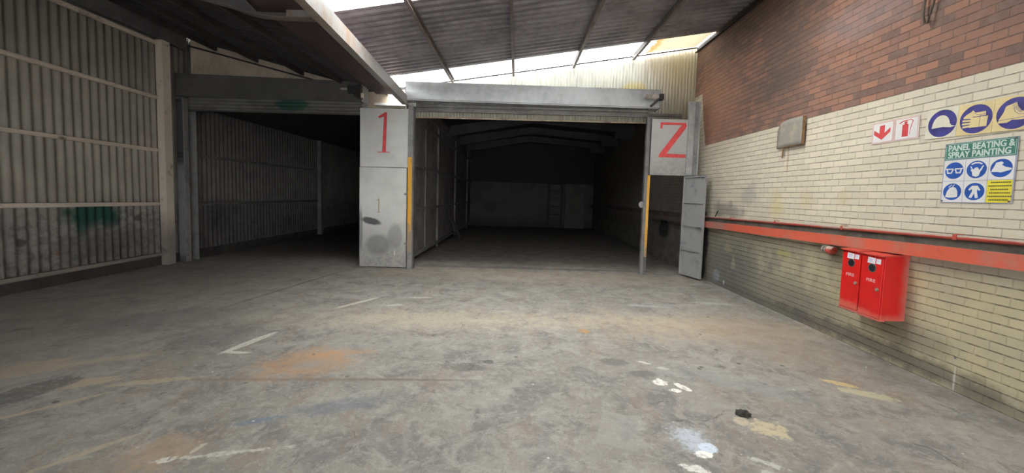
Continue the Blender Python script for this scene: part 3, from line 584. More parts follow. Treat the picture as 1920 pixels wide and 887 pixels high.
# ------------------------------------------------------------------ roller shutters
def shutter(name, label, x0, x1, yf, z0l, z1l, z0r, z1r, zb, cx0, cx1, hm, pitch=0.078, grp=None, right_pitch=None):
    root = empty(name, (x0, yf, zb), label, 'roller shutter', grp); L = lambda o: local(o, root)
    # hood: pressed sheet with a folded lower lip
    m = MB(); T = 0.42
    m.hexa([(x0,yf,z0l),(x1,yf,z0r),(x1,yf+T,z0r),(x0,yf+T,z0l),(x0,yf,z1l),(x1,yf,z1r),(x1,yf+T,z1r-0.05),(x0,yf+T,z1l-0.05)])
    L(m.build('hood', hm, bevel=0.012))
    m = MB(); m.bar((x0+0.03,yf+0.03,z0l-0.012),(x1-0.03,yf+0.03,z0r-0.012),0.03,0.02); L(m.build('hood_lip', hm))
    # curtain of curved slats
    y = yf+0.12; b = bmesh.new(); rows = []; ztop = min(z0l, z0r)+0.02; n = int((ztop-zb)/pitch*8)
    for i in range(n+1):
        z = zb+0.03+(ztop-zb-0.03)*i/n; ph = ((z-zb-0.03)/pitch) % 1.0
        d = -0.022*math.sin(math.pi*min(1, ph/0.8))**0.7 if ph < 0.8 else 0.006
        rows.append((b.verts.new((cx0,y+d,z)), b.verts.new((cx1,y+d,z))))
    for A, B in zip(rows, rows[1:]): b.faces.new((A[0],A[1],B[1],B[0]))
    m = MB(); m.bm = b; c = L(m.build('curtain', SLAT, smooth=False)); s = c.modifiers.new('gauge', 'SOLIDIFY'); s.thickness = 0.004
    L(MB().box(cx0, cx1, y-0.03, y+0.03, zb, zb+0.035).build('bottom_rail', hm if hm is HOODD else SLAT, bevel=0.004))
    for xx in (x0-0.006, x1+0.0): L(MB().box(xx, xx+0.006, yf-0.004, yf+T, min(z0l,z0r)-0.02, (z1l if xx < (x0+x1)/2 else z1r)+0.006).build('end_plate', STEEL))
    return root
s1 = shutter('roller_shutter', 'dull grey rolled-up shutter over the left doorway, green spray on its slats', -8.02, -3.66, 9.30, 3.90, 4.405, 3.875, 4.31, 3.565, -7.79, -3.69, HOODD, grp='roller shutters over the two bays')
s2 = shutter('roller_shutter', 'shiny galvanised rolled-up shutter over the right doorway between piers 1 and 2', -2.66, 3.23, 9.36, 3.955, 4.365, 3.905, 4.315, 3.70, -2.44, 3.0, HOODM, grp='roller shutters over the two bays')
def m_green():
    T = NT('green_spray'); n = T.noise(9, 4); T.t.nodes.remove(T.b)
    tr = T.n('ShaderNodeBsdfTransparent'); df = T.n('ShaderNodeBsdfDiffuse', Color=(0.01, 0.065, 0.045))
    v = T.map((0.42, 1, 0.13), (-5.35, 9.4, 3.76), (0, 0, 0), 'TEXTURE'); l = T.math('MULTIPLY_ADD', T.math('SUBTRACT', n, 0.5), 0.8, T.n('ShaderNodeVectorMath', {'operation': 'LENGTH'}, i0=T.map((1,0,1), vec=v)).outputs['Value'])
    return l, T
def slat_green():
    T = NT('grey_slats_with_green_spray'); n1 = T.noise(3, 5); n2 = T.noise(9, 4)
    c = T.mix(T.rng(n1, 0.35, 0.7), (0.18, 0.175, 0.16), (0.115, 0.11, 0.10))
    v = T.map((0.42, 1000, 0.16), (-5.35, 9.4, 3.78), (0, 0, 0), 'TEXTURE')
    l = T.math('MULTIPLY_ADD', T.math('SUBTRACT', n2, 0.5), 0.8, T.n('ShaderNodeVectorMath', {'operation': 'LENGTH'}, i0=v).outputs['Value'])
    c = T.mix(T.rng(l, 0.7, 1.2, 0.85, 0), c, (0.012, 0.07, 0.045))
    return T.fin(c, 0.45)
for ch in s1.children:
    if ch.name.startswith('curtain'): ch.data.materials[0] = slat_green()
def motor(root, x0, x1, y, z, flip=1):
    e = lambda o: local(o, root)
    m = MB(); m.tube([(x0, y, z), (x0+0.02, y, z), (x1-0.05, y, z), (x1, y, z)], [0.035, 0.055, 0.055, 0.045], 14); e(m.build('motor', MOTOR, smooth=False))
    m = MB(); m.box(x1, x1+0.11, y-0.06, y+0.10, z-0.07, z+0.06); m.bar((x1+0.05, y-0.02, z-0.02), (x1-0.16, y+0.05, z-0.21), 0.03, 0.05); e(m.build('gearbox', BLACKM, bevel=0.008))
    m = MB(); m.bar((x0+0.14, y-0.05, z-0.02), (x0+0.20, y-0.075, z+0.085), 0.012, 0.012); e(m.build('lever', STEEL))
motor(s2, 2.82, 3.15, 9.26, 4.12)
m = MB(); m.tube([(-4.13, 9.27, 4.13), (-3.98, 9.27, 4.13), (-3.9, 9.27, 4.12)], [0.03, 0.03, 0.02], 12); local(m.build('motor', MOTOR), s1)
m = MB(); m.box(-3.95, -3.72, 9.2, 9.29, 4.02, 4.2); m.box(-3.72, -3.64, 9.18, 9.32, 3.9, 4.22); m.bar((-3.8, 9.2, 3.98), (-3.66, 9.22, 3.93), 0.05, 0.05); local(m.build('gearbox', BLACKM, bevel=0.008), s1)
m = MB(); m.box(-3.66, -3.59, 9.2, 9.26, 3.93, 4.03); local(m.build('bracket', CREAMST, bevel=0.004), s1)
# right guide of the left door, lintel bars
o = MB().sweep([(-0.06,-0.05),(0.06,-0.05),(0.06,0.05),(0.045,0.05),(0.045,-0.035),(-0.06,-0.035)], (-3.62, 9.42, 0), (-3.62, 9.42, 3.83), (0,1,0)).build('shutter_guide', STEEL)
tag(o, 'grey shutter guide at the right side of the left doorway, behind pier 1', 'guide rail')
o = MB().box(-3.5, -2.72, 9.66, 9.80, 3.86, 3.92).build('lintel_bar', S_WHITE, bevel=0.004); o['kind'] = 'thing'
tag(o, 'short white bar above the dark gap on top of pier 1', 'bar')
o = MB().box(-2.6, XR-0.4, YG-0.05, YG-0.02, 3.66, 3.69).build('lintel_angle', worn('rusty_lintel', (0.50, 0.42, 0.30), (0.34, 0.22, 0.18), (0.5, 0.6), 2.0)); o['kind'] = 'thing'
tag(o, 'rusty cream angle along the bottom edge of the corrugated gable behind the right shutter', 'steel angle')
o = MB().box(3.2, 4.0, YG-0.09, YG-0.04, 3.84, 3.90).build('ledge_bar', DKSTEEL); tag(o, 'thin dark bar across the corrugated gable above the panel marked 2', 'bar')

# ------------------------------------------------------------------ pier 1 and pier 2
def on_face(o, root, x, y, z):
    o.parent = root; o.matrix_local = Matrix.Translation((x, y, z)) @ FACEROT.to_4x4(); return o
p1 = empty('pier_cladding', (-3.12, 9.29, 2.365), 'upper pale grey steel panel painted with a tall red 1', 'panel')
m = MB(); m.box(-0.565, 0.555, -0.02, 0.02, 0, 1.345)
m.build('sheet', PANELM, p1, bevel=0.006)
n1 = MB(); hh = 0.93
n1.poly([(-0.025,0.02),(0.06,0.02),(0.085,hh*0.98),(0.045,hh),(0.0,hh*0.965),(-0.125,hh*0.885),(-0.10,hh*0.845),(0.012,hh*0.885)], 0, 0.003); n1.poly([(-0.13,0),(0.155,0.005),(0.155,0.022),(-0.13,0.018)], 0.0005, 0.0035)
on_face(n1.build('painted_number', REDNUM, p1), p1, -0.02, -0.0205, 0.335)['label'] = 'tall red painted figure 1'
d1 = empty('steel_door', (-3.14, 9.29, 0.02), 'lower grey steel door leaf on pier 1, faint yellow 1 and a black spray smear', 'door')
MB().box(-0.555, 0.55, -0.02, 0.02, 0.0, 2.335).build('leaf', PANELM, d1, bevel=0.006)
n1 = MB(); n1.stroke([(-0.02,0.0),(0.035,0.005)], 0.016, 0, 0.002); n1.poly([(-0.005,0.0),(0.018,0.0),(0.022,0.33),(-0.001,0.325)], 0.0004, 0.0024); n1.stroke([(-0.03,0.27),(0.012,0.32)], 0.016, 0, 0.002)
on_face(n1.build('painted_number', plain('faded_yellow_paint', (0.44, 0.36, 0.18), 0.6, 0, 0.2, 20), d1), d1, -0.105, -0.0205, 1.29)['label'] = 'faint yellow painted figure 1'
for z in (1.73, 0.57):
    m = MB(); m.box(0.50, 0.582, -0.045, -0.02, z-0.02, z+0.02); m.tube([(0.565, -0.04, z-0.05), (0.565, -0.04, z+0.05)], 0.014, 10); m.build('hinge', STEEL, d1, bevel=0.002)
MB().box(0.553, 0.572, -0.03, 0.02, 0, 2.335).build('edge_strip', DKSTEEL, d1)
q1 = empty('guide_post', (-2.50, 9.30, 0), 'grey shutter post with a yellow stripe at the right edge of pier 1', 'post')
MB().sweep([(-0.055,-0.06),(0.055,-0.06),(0.055,0.06),(0.04,0.06),(0.04,-0.045),(-0.055,-0.045)], (-0.0, 0, 0), (0, 0, 3.77), (0,1,0)).build('post_body', STEEL, q1)
MB().box(0.056, 0.085, -0.07, 0.06, 0, 3.77).build('guide_edge', DKSTEEL, q1, bevel=0.003)
MB().box(-0.053, 0.04, -0.066, -0.0605, 0.4, 2.61).build('yellow_stripe', m_yellow(0.75, 1.25), q1)
MB().box(-0.06, 0.03, -0.07, 0.05, 3.77, 3.84).build('top_bracket', BEAMM, q1, bevel=0.004)
p2 = empty('pier_cladding', (3.49, 9.40, 2.36), 'hanging grey steel panel painted with a red 2 beside the brick wall', 'panel')
MB().box(-0.415, 0.415, -0.02, 0.02, 0, 1.29).build('sheet', PANEL2, p2, bevel=0.006)
for z in (0.012, 1.278): MB().box(-0.415, 0.415, -0.028, -0.02, z-0.012, z+0.012).build('folded_edge', PANEL2, p2)
n2 = MB(); H = 0.80
n2.poly([(0.0,H-0.0),(0.58,H-0.0),(0.61,H-0.07),(0.585,H-0.13),(0.17,0.085),(0.615,0.075),(0.615,0.0),(0.0,0.0),(0.0,0.06),(0.455,H-0.10),(0.505,H-0.052),(0.05,H-0.055),(0.05,H-0.14),(-0.0,H-0.14)], 0, 0.003)
on_face(n2.build('painted_number', REDNUM, p2), p2, -0.225, -0.0285, 0.415)['label'] = 'large red painted figure 2'
q2 = empty('guide_post', (3.04, 9.44, 0), 'slim grey shutter post with a worn yellow stripe left of the panel marked 2', 'post')
MB().box(-0.075, -0.005, -0.055, 0.05, 0, 3.69).build('guide_edge', POSTM, q2, bevel=0.004)
MB().box(-0.004, 0.022, -0.035, 0.05, 0, 3.69).build('post_body', DKSTEEL, q2, bevel=0.004)
MB().box(0.0235, 0.06, -0.035, 0.03, 0.0, 2.355).build('post_edge', DKSTEEL, q2)
MB().box(-0.003, 0.059, -0.041, -0.0355, 0.42, 2.35).build('yellow_stripe', m_yellow(0.3, 0.95), q2)
m = MB(); m.tube([(-0.10, -0.03, 1.66), (-0.10, -0.0, 1.66)], 0.075, 18); on = m.build('round_bracket', STEEL, q2, bevel=0.004)
du = empty('cable_duct', (4.03, 9.40, 2.37), 'tall pale grey metal duct between panel 2 and the brick wall', 'duct')
MB().box(-0.12, 0.02, -0.03, 0.06, 0, 1.70).build('front_face', DUCT, du, bevel=0.005)
MB().box(0.021, 0.125, 0.02, 0.06, 0, 1.70).build('recessed_side', STEEL, du)
MB().box(0.126, 0.155, -0.02, 0.06, 0, 1.70).build('edge_lip', DUCT, du, bevel=0.003)
# open gate leaf
gl = empty('steel_gate_leaf', (3.935, 9.47, 0.04), 'narrow grey steel gate leaf with three crossbars, standing open by the brick wall', 'gate')
gl.rotation_euler = (0, 0, math.atan2(-0.645, 0.205)); bpy.context.view_layer.update()
Lw, Lh = 0.68, 2.31
MB().box(0.02, Lw-0.02, 0.012, 0.018, 0.02, Lh-0.02).build('sheet', LEAFM, gl)
for x in (0.0, Lw-0.035): MB().box(x, x+0.035, -0.034, 0.018, 0, Lh).build('stile', LEAFM, gl, bevel=0.003)
for z in (0.0, Lh-0.035): MB().box(0.0355, Lw-0.0355, -0.034, 0.011, z, z+0.035).build('end_rail', LEAFM, gl, bevel=0.003)
for z in (0.60, 1.16, 1.70): MB().box(0.0355, Lw-0.0355, -0.034, 0.011, z-0.016, z+0.016).build('crossbar', LEAFM, gl, bevel=0.003)
m = MB(); m.box(Lw-0.16, Lw-0.03, -0.055, -0.0345, 1.13, 1.16); m.tube([(Lw-0.2, -0.05, 1.145), (Lw-0.02, -0.05, 1.145)], 0.009, 8); m.build('bolt', DKSTEEL, gl)
for z in (0.35, 1.95):
    m = MB(); m.tube([(-0.012, 0.0, z-0.05), (-0.012, 0.0, z+0.05)], 0.013, 10); m.build('hinge', DKSTEEL, gl)

# ------------------------------------------------------------------ right wall: ledge, pipe, cabinets
def zled(y): return 1.425+ (y-3.3)*(1.34-1.425)/5.7 if y < 9 else 1.34
yy = [-4.0, 3.3, 9.0, YB-0.05]
le = empty('wall_ledge', (4.26, 9.0, 1.27), 'long red-painted ledge along the brick wall with a sooty top', 'ledge')
for nm, mt, xa, xb, dz0, dz1 in (('front_board', REDLEDGE, 4.18, 4.195, -0.135, 0.0), ('top_plate', LEDGETOP, 4.1955, XR-0.002, -0.02, -0.004), ('back_plate', LEDGETOP, XR-0.02, XR-0.002, -0.0035, 0.10)):
    m = MB()
    for ya, yb in zip(yy, yy[1:]):
        m.hexa([(xa,ya,zled(ya)+dz0),(xb,ya,zled(ya)+dz0),(xb,yb,zled(yb)+dz0),(xa,yb,zled(yb)+dz0),(xa,ya,zled(ya)+dz1),(xb,ya,zled(ya)+dz1),(xb,yb,zled(yb)+dz1),(xa,yb,zled(yb)+dz1)])
    local(m.build(nm, mt), le)
pi = empty('wall_pipe', (4.285, 9.0, 1.42), 'thin red pipe running along the brick wall just above the red ledge', 'pipe')
local(MB().tube([(4.285, y, zled(y)+0.092) for y in yy], 0.024, 14).build('pipe_run', REDPIPE, smooth=True), pi)
for y in (3.9, 5.25, 6.6, 7.95):
    m = MB(); m.box(4.275, XR-0.001, y-0.018, y+0.018, zled(y)+0.118, zled(y)+0.126); m.box(4.255, 4.26, y-0.018, y+0.018, zled(y)+0.068, zled(y)+0.122); local(m.build('clip', REDPIPE), pi)
st = empty('pipe_stub', (4.22, 5.42, 1.18), 'short capped red pipe stub under the ledge left of the fire cabinets', 'pipe')
local(MB().tube([(XR-0.005, 5.47, 1.185), (4.25, 5.47, 1.185), (4.215, 5.45, 1.185), (4.21, 5.40, 1.185), (4.21, 5.36, 1.185)], 0.042, 16).build('elbow', worn('chipped_pipe', (0.36, 0.27, 0.23), (0.34, 0.08, 0.06), (0.45, 0.55), 20), smooth=True), st)
m = MB(); m.tube([(4.21, 5.43, 1.185), (4.21, 5.405, 1.185)], 0.058, 16); m.tube([(4.21, 5.385, 1.185), (4.21, 5.37, 1.185)], 0.056, 16); local(m.build('coupling_ring', MOTOR), st)
local(MB().tube([(4.21, 5.36, 1.185), (4.21, 5.29, 1.185), (4.21, 5.275, 1.185)], [0.055, 0.055, 0.042], 18).build('end_cap', REDPIPE), st)
o = MB().tube([(4.285, 8.66, 1.42), (4.275, 8.58, 1.50), (4.27, 8.49, 1.585)], 0.011, 8).build('metal_rod', BLACKM); tag(o, 'short dark rod sticking up from the ledge near the gate leaf', 'rod')

def cabinet(y0, dz, out, label):
    w, h, d = 0.288, 0.735, 0.255+out
    c = empty('fire_cabinet', (XR, y0, 0.52+dz), label, 'cabinet', 'red fire cabinets', WALLROT)
    MB().box(0, w, 0, h-0.012, 0.0, d).build('body', FIRERED, c, bevel=0.004)
    m = MB(); m.hexa([(-0.004,h-0.012,0),(w+0.004,h-0.012,0),(w+0.004,h-0.024,d+0.03),(-0.004,h-0.024,d+0.03),(-0.004,h+0.012,0),(w+0.004,h+0.012,0),(w+0.004,h-0.006,d+0.03),(-0.004,h-0.006,d+0.03)]); m.build('lid', LIDRED, c, bevel=0.003)
    MB().box(0.0, w, -0.012, 0.004, d-0.05, d+0.008).build('bottom_lip', FADERED, c, bevel=0.002)
    dr = MB().box(0.014, w-0.014, 0.018, h-0.045, d, d+0.010).build('door', FIRERED, c, bevel=0.003)
    z = d+0.0105; cx = w*0.51
    m = MB(); m.disc(cx, h*0.775, 0.043, 0.043, z, z+0.003); m.build('spyhole', HOLE, dr)
    m = MB(); n = 32
    for k in range(n):
        a, b = 2*math.pi*k/n, 2*math.pi*(k+1)/n; pt = lambda r, t: (cx+r*math.cos(t), h*0.775+r*math.sin(t))
        m.poly([pt(0.042,a), pt(0.049,a), pt(0.049,b), pt(0.042,b)], z, z+0.004)
    m.build('spyhole_ring', DKSTEEL, dr)
    MB().text('FIRE', cx-0.005, h*0.555, 0.037, z, z+0.0015, width=0.115, bold=0.015, align='CENTER').build('lettering', PINKTXT, dr)
    m = MB(); m.tube([(w*0.80, h*0.46, z), (w*0.80, h*0.46, z+0.012), (w*0.80, h*0.46, z+0.014)], [0.02, 0.018, 0.012], 14); m.build('lock', CHROME, dr)
    s = MB().poly([(w*0.28,h*0.845),(w*0.62,h*0.84),(w*0.63,h*0.93),(w*0.30,h*0.94)], z, z+0.0012).build('sticker', STICK, dr)
    m = MB(); m.stroke([(w*0.36,h*0.90),(w*0.52,h*0.898)], 0.006, z+0.0013, z+0.002); m.stroke([(w*0.36,h*0.878),(w*0.48,h*0.876)], 0.006, z+0.0013, z+0.002); m.build('print', BLUEINK, s)
    s = MB().poly([(w*0.66,h*0.85),(w*0.86,h*0.847),(w*0.865,h*0.925),(w*0.67,h*0.925)], z, z+0.0012).build('sticker', STICK, dr)
    m = MB(); m.stroke([(w*0.71,h*0.895),(w*0.80,h*0.893)], 0.005, z+0.0013, z+0.002); m.build('print', BLUEINK, s)
    return c
cabinet(4.965, 0.008, 0.0, 'red fire cabinet lettered FIRE, the farther left one of the pair on the wall')
cabinet(4.668, 0.0, 0.012, 'red fire cabinet lettered FIRE, the nearer right one showing its side panel')

# ------------------------------------------------------------------ right wall: signs
def signroot(name, y, z, label, cat='sign', grp=None, tilt=0.0):
    return empty(name, (XR-0.004, y, z), label, cat, grp, WALLROT @ Matrix.Rotation(tilt, 3, 'Z'))
def frame2d(m, x0, x1, y0, y1, w, z0, z1):
    for a in ((x0,x1,y0,y0+w),(x0,x1,y1-w,y1),(x0,x0+w,y0+w,y1-w),(x1-w,x1,y0+w,y1-w)): m.box(a[0],a[1],a[2],a[3],z0,z1)
    return m
W2, H2 = 0.284, 0.254
a = signroot('arrow_sign', 4.985, 2.537, 'small white sign with a red downward arrow')
MB().box(0, W2, 0, H2, 0, 0.004).build('board', S_PINK, a); MB().box(0.014, W2-0.014, 0.014, H2-0.014, 0.004, 0.005).build('face', S_WHITE, a)
frame2d(MB(), 0.012, W2-0.012, 0.012, H2-0.012, 0.004, 0.005, 0.0058).build('border', S_EDGE, a)
cx = W2*0.47
MB().poly([(cx,0.042),(cx+0.105,0.125),(cx+0.105,0.175),(cx+0.032,0.12),(cx+0.032,0.212),(cx-0.034,0.208),(cx-0.034,0.12),(cx-0.105,0.165),(cx-0.105,0.112)], 0.005, 0.0062).build('arrow', S_RED, a)
a = signroot('extinguisher_sign', 4.698, 2.537, 'small white sign with a red fire extinguisher symbol')
MB().box(0, W2, 0, H2, 0, 0.004).build('board', S_PINK, a); MB().box(0.014, W2-0.014, 0.014, H2-0.014, 0.004, 0.005).build('face', S_WHITE, a)
frame2d(MB(), 0.012, W2-0.012, 0.012, H2-0.012, 0.004, 0.005, 0.0058).build('border', S_EDGE, a)
m = MB(); m.poly([(0.095,0.04),(0.165,0.04),(0.165,0.165),(0.155,0.178),(0.105,0.178),(0.095,0.165)], 0.005, 0.0062); m.poly([(0.12,0.178),(0.145,0.178),(0.15,0.205),(0.115,0.205)], 0.005, 0.0062)
m.stroke([(0.06,0.195),(0.10,0.214),(0.15,0.216)], 0.011, 0.005, 0.0062); m.stroke([(0.14,0.216),(0.19,0.222),(0.215,0.20),(0.20,0.165),(0.19,0.12)], 0.007, 0.005, 0.0062); m.stroke([(0.19,0.12),(0.185,0.06)], 0.004, 0.005, 0.0062)
m.build('extinguisher_symbol', S_RED, a)

def ppe(y, z, w, h, label, face, draw, tilt=-0.035):
    a = signroot('safety_sign', y, z, label, 'sign', 'blue safety signs in the upper row', tilt)
    MB().box(0, w, 0, h, 0, 0.005).build('board', face, a)
    r = h*0.455; cx, cy = w*0.53, h*0.49
    MB().disc(cx, cy, r, r, 0.005, 0.0062, 48).build('blue_disc', S_NAVY, a)
    draw(a, cx, cy, r, face)
def hat(a, cx, cy, r, face):
    pts = [(cx-0.70*r+0.0, cy-0.32*r)] + [(cx-0.06*r+0.62*r*math.cos(t), cy-0.18*r+0.78*r*math.sin(t)) for t in [math.pi*(0.97-0.92*k/16) for k in range(17)]] + [(cx+0.66*r,cy-0.20*r),(cx+0.95*r,cy-0.30*r),(cx+0.6*r,cy-0.36*r),(cx+0.1*r,cy-0.28*r)]
    MB().poly(pts, 0.0062, 0.0072).build('hard_hat_symbol', face, a)
def glove(a, cx, cy, r, face):
    m = MB(); m.poly([(cx+x*r,cy+y*r) for x,y in [(-0.35,-0.58),(0.72,-0.58),(0.74,0.12),(-0.30,0.12)]], 0.0062, 0.0072)
    for k in range(4): m.stroke([(cx-0.25*r, cy+(-0.47+k*0.19)*r), (cx-(0.80-0.05*abs(k-1.5))*r, cy+(-0.50+k*0.22)*r)], 0.13*r, 0.0063, 0.0072)
    m.poly([(cx+x*r,cy+y*r) for x,y in [(-0.72,0.22),(-0.2,0.16),(0.6,0.18),(0.58,0.46),(-0.05,0.44),(-0.22,0.62),(-0.34,0.5),(-0.60,0.36)]], 0.0062, 0.0072); m.build('glove_symbol', face, a)
    m = MB(); m.stroke([(cx+0.28*r,cy-0.55*r),(cx+0.28*r,cy+0.27*r)], 0.02*r, 0.0072, 0.0078)
    m.stroke([(cx+x*r,cy+y*r) for x,y in [(-0.1,0.42),(0.1,0.28),(0.35,0.24),(0.58,0.30)]], 0.025*r, 0.0072, 0.0078)
    m.build('cuff_seam', S_NAVY, a)
    for k in range(3): MB().stroke([(cx-0.8*r,cy+(-0.38+k*0.21)*r),(cx-0.3*r,cy+(-0.36+k*0.19)*r)], 0.03*r, 0.0072, 0.0078).build('finger_gap', S_NAVY, a)
def boot(a, cx, cy, r, face):
    MB().poly([(cx+x*r,cy+y*r) for x,y in [(-0.85,-0.55),(-0.82,-0.30),(-0.62,0.1),(-0.52,0.5),(0.02,0.68),(0.12,0.4),(0.3,0.15),(0.62,-0.02),(0.9,-0.12),(0.93,-0.34),(0.5,-0.44),(0.1,-0.44),(-0.1,-0.40),(-0.35,-0.56)]], 0.0062, 0.0072).build('boot_symbol', face, a)
    m = MB(); m.stroke([(cx+x*r,cy+y*r) for x,y in [(-0.8,-0.38),(-0.3,-0.34),(0.2,-0.32),(0.9,-0.26)]], 0.025*r, 0.0072, 0.0078)
    for k in range(9):
        t = k/8; px, py = 0.0+0.42*t, 0.55-0.48*t**0.8
        m.stroke([(cx+(px-0.16)*r, cy+(py-0.06)*r), (cx+(px+0.12)*r, cy+(py+0.08)*r)], 0.022*r, 0.0072, 0.0078)
    m.stroke([(cx+x*r,cy+y*r) for x,y in [(-0.1,0.35),(0.0,0.1),(0.2,-0.08),(0.5,-0.12)]], 0.02*r, 0.0072, 0.0078)
    m.build('laces', S_NAVY, a)
ppe(4.345, 2.512, 0.300, 0.300, 'cream safety sign with a blue disc showing a hard hat', S_CREAM, hat)
ppe(4.043, 2.503, 0.296, 0.295, 'yellowed safety sign with a blue disc showing gloves', S_YELLOWED, glove)
ppe(3.745, 2.495, 0.300, 0.300, 'yellowed safety sign with a blue disc showing a laced boot', S_YELLOWED, boot)

a = signroot('workshop_sign', 4.125, 1.846, 'large safety board headed PANEL BEATING & SPRAY PAINTING with six pictogram cells')
BW, BH = 0.592, 0.588; HB = 0.425
MB().box(0, BW, 0, BH, 0, 0.005).build('board', S_LINE, a, bevel=0.0015)
g = MB().box(0.004, BW-0.004, HB, BH-0.004, 0.005, 0.006).build('green_header', S_GREEN, a)
frame2d(MB(), 0.012, BW-0.012, HB+0.008, BH-0.012, 0.003, 0.006, 0.0066).build('header_rule', S_PALE, g)
m = MB(); m.text('PANEL BEATING &', 0.035, HB+0.083, 0.060, 0.006, 0.0072, width=0.535, bold=0.02); m.text('PANEL BEATING &', 0.0365, HB+0.083, 0.060, 0.0061, 0.0073, width=0.535, bold=0.02); m.text('SPRAY PAINTING', 0.035, HB+0.016, 0.060, 0.006, 0.0072, width=0.51, bold=0.02); m.text('SPRAY PAINTING', 0.0365, HB+0.016, 0.060, 0.0061, 0.0073, width=0.51, bold=0.02); m.build('lettering', S_PALE, g)
CW, CH = (BW-0.016)/3, (HB-0.008)/2
def cell(i, j): return 0.008+i*CW, 0.004+j*CH
cells = {}
for i in range(3):
    for j in range(2):
        x, y = cell(i, j); last = (i == 2 and j == 0)
        cells[(i,j)] = MB().box(x+0.0025, x+CW-0.0025, y+0.0025, y+CH-0.0025, 0.005, 0.006).build('yellow_cell' if last else 'white_cell', S_YEL if last else S_WHITE, a)
        if not last: MB().disc(x+CW/2, y+CH/2, 0.082, 0.082, 0.006, 0.0068, 40).build('blue_disc', S_BLUE, cells[(i,j)])
def cc(i, j): x, y = cell(i, j); return x+CW/2, y+CH/2
R = 0.082
cx, cy = cc(0,1); m = MB()
for s in (-1, 1): m.stroke([(cx+s*R*q, cy+R*t) for q,t in [(0.12,0.12),(0.28,-0.28),(0.68,-0.28),(0.78,0.2),(0.12,0.2)]], 0.012, 0.0068, 0.0076)
m.stroke([(cx-0.9*R,cy+0.22*R),(cx-0.7*R,cy+0.2*R)], 0.012, 0.0068, 0.0076); m.stroke([(cx+0.9*R,cy+0.22*R),(cx+0.7*R,cy+0.2*R)], 0.012, 0.0068, 0.0076); m.build('goggles_symbol', S_WHITE, cells[(0,1)])
cx, cy = cc(1,1); m = MB(); P = lambda l: [(cx+x*R, cy+y*R) for x, y in l]
m.poly(P([(-0.42,-0.30),(-0.35,-0.7),(0.0,-0.85),(0.30,-0.72),(0.40,-0.30),(0.62,0.1),(0.30,-0.08),(0.12,0.22),(-0.12,0.22),(-0.3,0.0),(-0.6,0.02)]), 0.0068, 0.0076); m.stroke(P([(-0.5,0.62),(-0.2,0.76),(0.2,0.76),(0.5,0.62)]), 0.012, 0.0068, 0.0076); m.stroke(P([(-0.6,0.35),(-0.38,0.0)]), 0.008, 0.0068, 0.0076); m.stroke(P([(0.66,0.38),(0.42,-0.02)]), 0.010, 0.0068, 0.0076); m.build('respirator_symbol', S_WHITE, cells[(1,1)])
cx, cy = cc(2,1); MB().poly(P([(-0.88,-0.38),(-0.82,-0.15),(-0.6,0.3),(-0.5,0.62),(0.0,0.72),(0.2,0.55),(0.05,0.35),(0.4,0.1),(0.95,-0.05),(0.95,-0.2),(0.45,-0.36),(0.0,-0.48),(-0.35,-0.40)]), 0.0068, 0.0076).build('boot_symbol', S_WHITE, cells[(2,1)])
cx, cy = cc(0,0); m = MB(); m.poly(P([(-0.72,-0.62),(-0.55,0.05),(-0.32,0.42),(0.05,0.62),(0.38,0.45),(0.60,0.0),(0.62,-0.6),(0.3,-0.7),(-0.3,-0.72)]), 0.0068, 0.0076); m.stroke(P([(-0.38,0.55),(-0.1,0.82)]), 0.007, 0.0068, 0.0076); m.stroke(P([(0.05,0.66),(0.2,0.85)]), 0.007, 0.0068, 0.0076); m.build('mitten_symbol', S_WHITE, cells[(0,0)])
cx, cy = cc(1,0); m = MB(); m.poly(P([(-0.26,0.68),(0.30,0.68),(0.62,0.18),(0.45,0.08),(0.30,0.3),(0.28,0.0),(0.45,-0.72),(0.15,-0.75),(0.02,-0.2),(-0.22,-0.74),(-0.5,-0.68),(-0.22,0.0),(-0.24,0.3),(-0.48,0.12),(-0.62,0.24)]), 0.0068, 0.0076); m.build('overall_symbol', S_WHITE, cells[(1,0)])
x, y = cell(2, 0); m = MB(); random.seed(3)
for k, (w0, w1) in enumerate([(0.16,0.86),(0.06,0.97),(0.16,0.84),(0.12,0.9),(0.06,0.97),(0.12,0.88)]):
    yy0 = y+CH*(0.89-k*0.152); xx = x+CW*w0
    while xx < x+CW*w1:
        q = 0.008+0.008*random.random(); m.box(xx, xx+q, yy0-0.006, yy0+0.006, 0.006, 0.0066); xx += q+0.0022
m.build('illegible_print', S_INK, cells[(2,0)])
for x, y in ((0.018,0.018),(BW-0.02,0.018),(0.018,BH-0.018),(BW-0.02,BH-0.018)): MB().disc(x, y, 0.009, 0.009, 0.0066, 0.0095, 14).build('screw', DKSTEEL, a)

# ------------------------------------------------------------------ right wall: plate, cable
pl = empty('metal_plate', (XR-0.03, 6.74, 2.685), 'bent dull grey metal plate hung on the cream bricks at the red boundary', 'plate', rot=WALLROT)
m = MB(); n = 8
top = [(0.0,0.30),(0.03,0.38),(0.10,0.415),(0.30,0.435),(0.62,0.425)]; bot = [(0.0,0.0),(0.2,0.005),(0.62,0.01)]
def yt(x, l):
    for (a, b), (c, d) in zip(l, l[1:]):
        if x <= c+1e-9: return b+(d-b)*(x-a)/(c-a)
g = []
for i in range(n+1):
    x = 0.62*i/n; col = []
    for j in range(7):
        y = yt(x, bot)+(yt(x, top)-yt(x, bot))*j/6; zz = 0.004+0.035*(x/0.62)**1.5+0.02*max(0, (y-0.34)/0.1)*(1-x/0.7)
        col.append(m.bm.verts.new((x, y, zz)))
    g.append(col)
for i in range(n):
    for j in range(6): m.bm.faces.new((g[i][j], g[i+1][j], g[i+1][j+1], g[i][j+1]))
o = m.build('sheet', PLATEM, pl, smooth=True); s = o.modifiers.new('gauge', 'SOLIDIFY'); s.thickness = 0.006
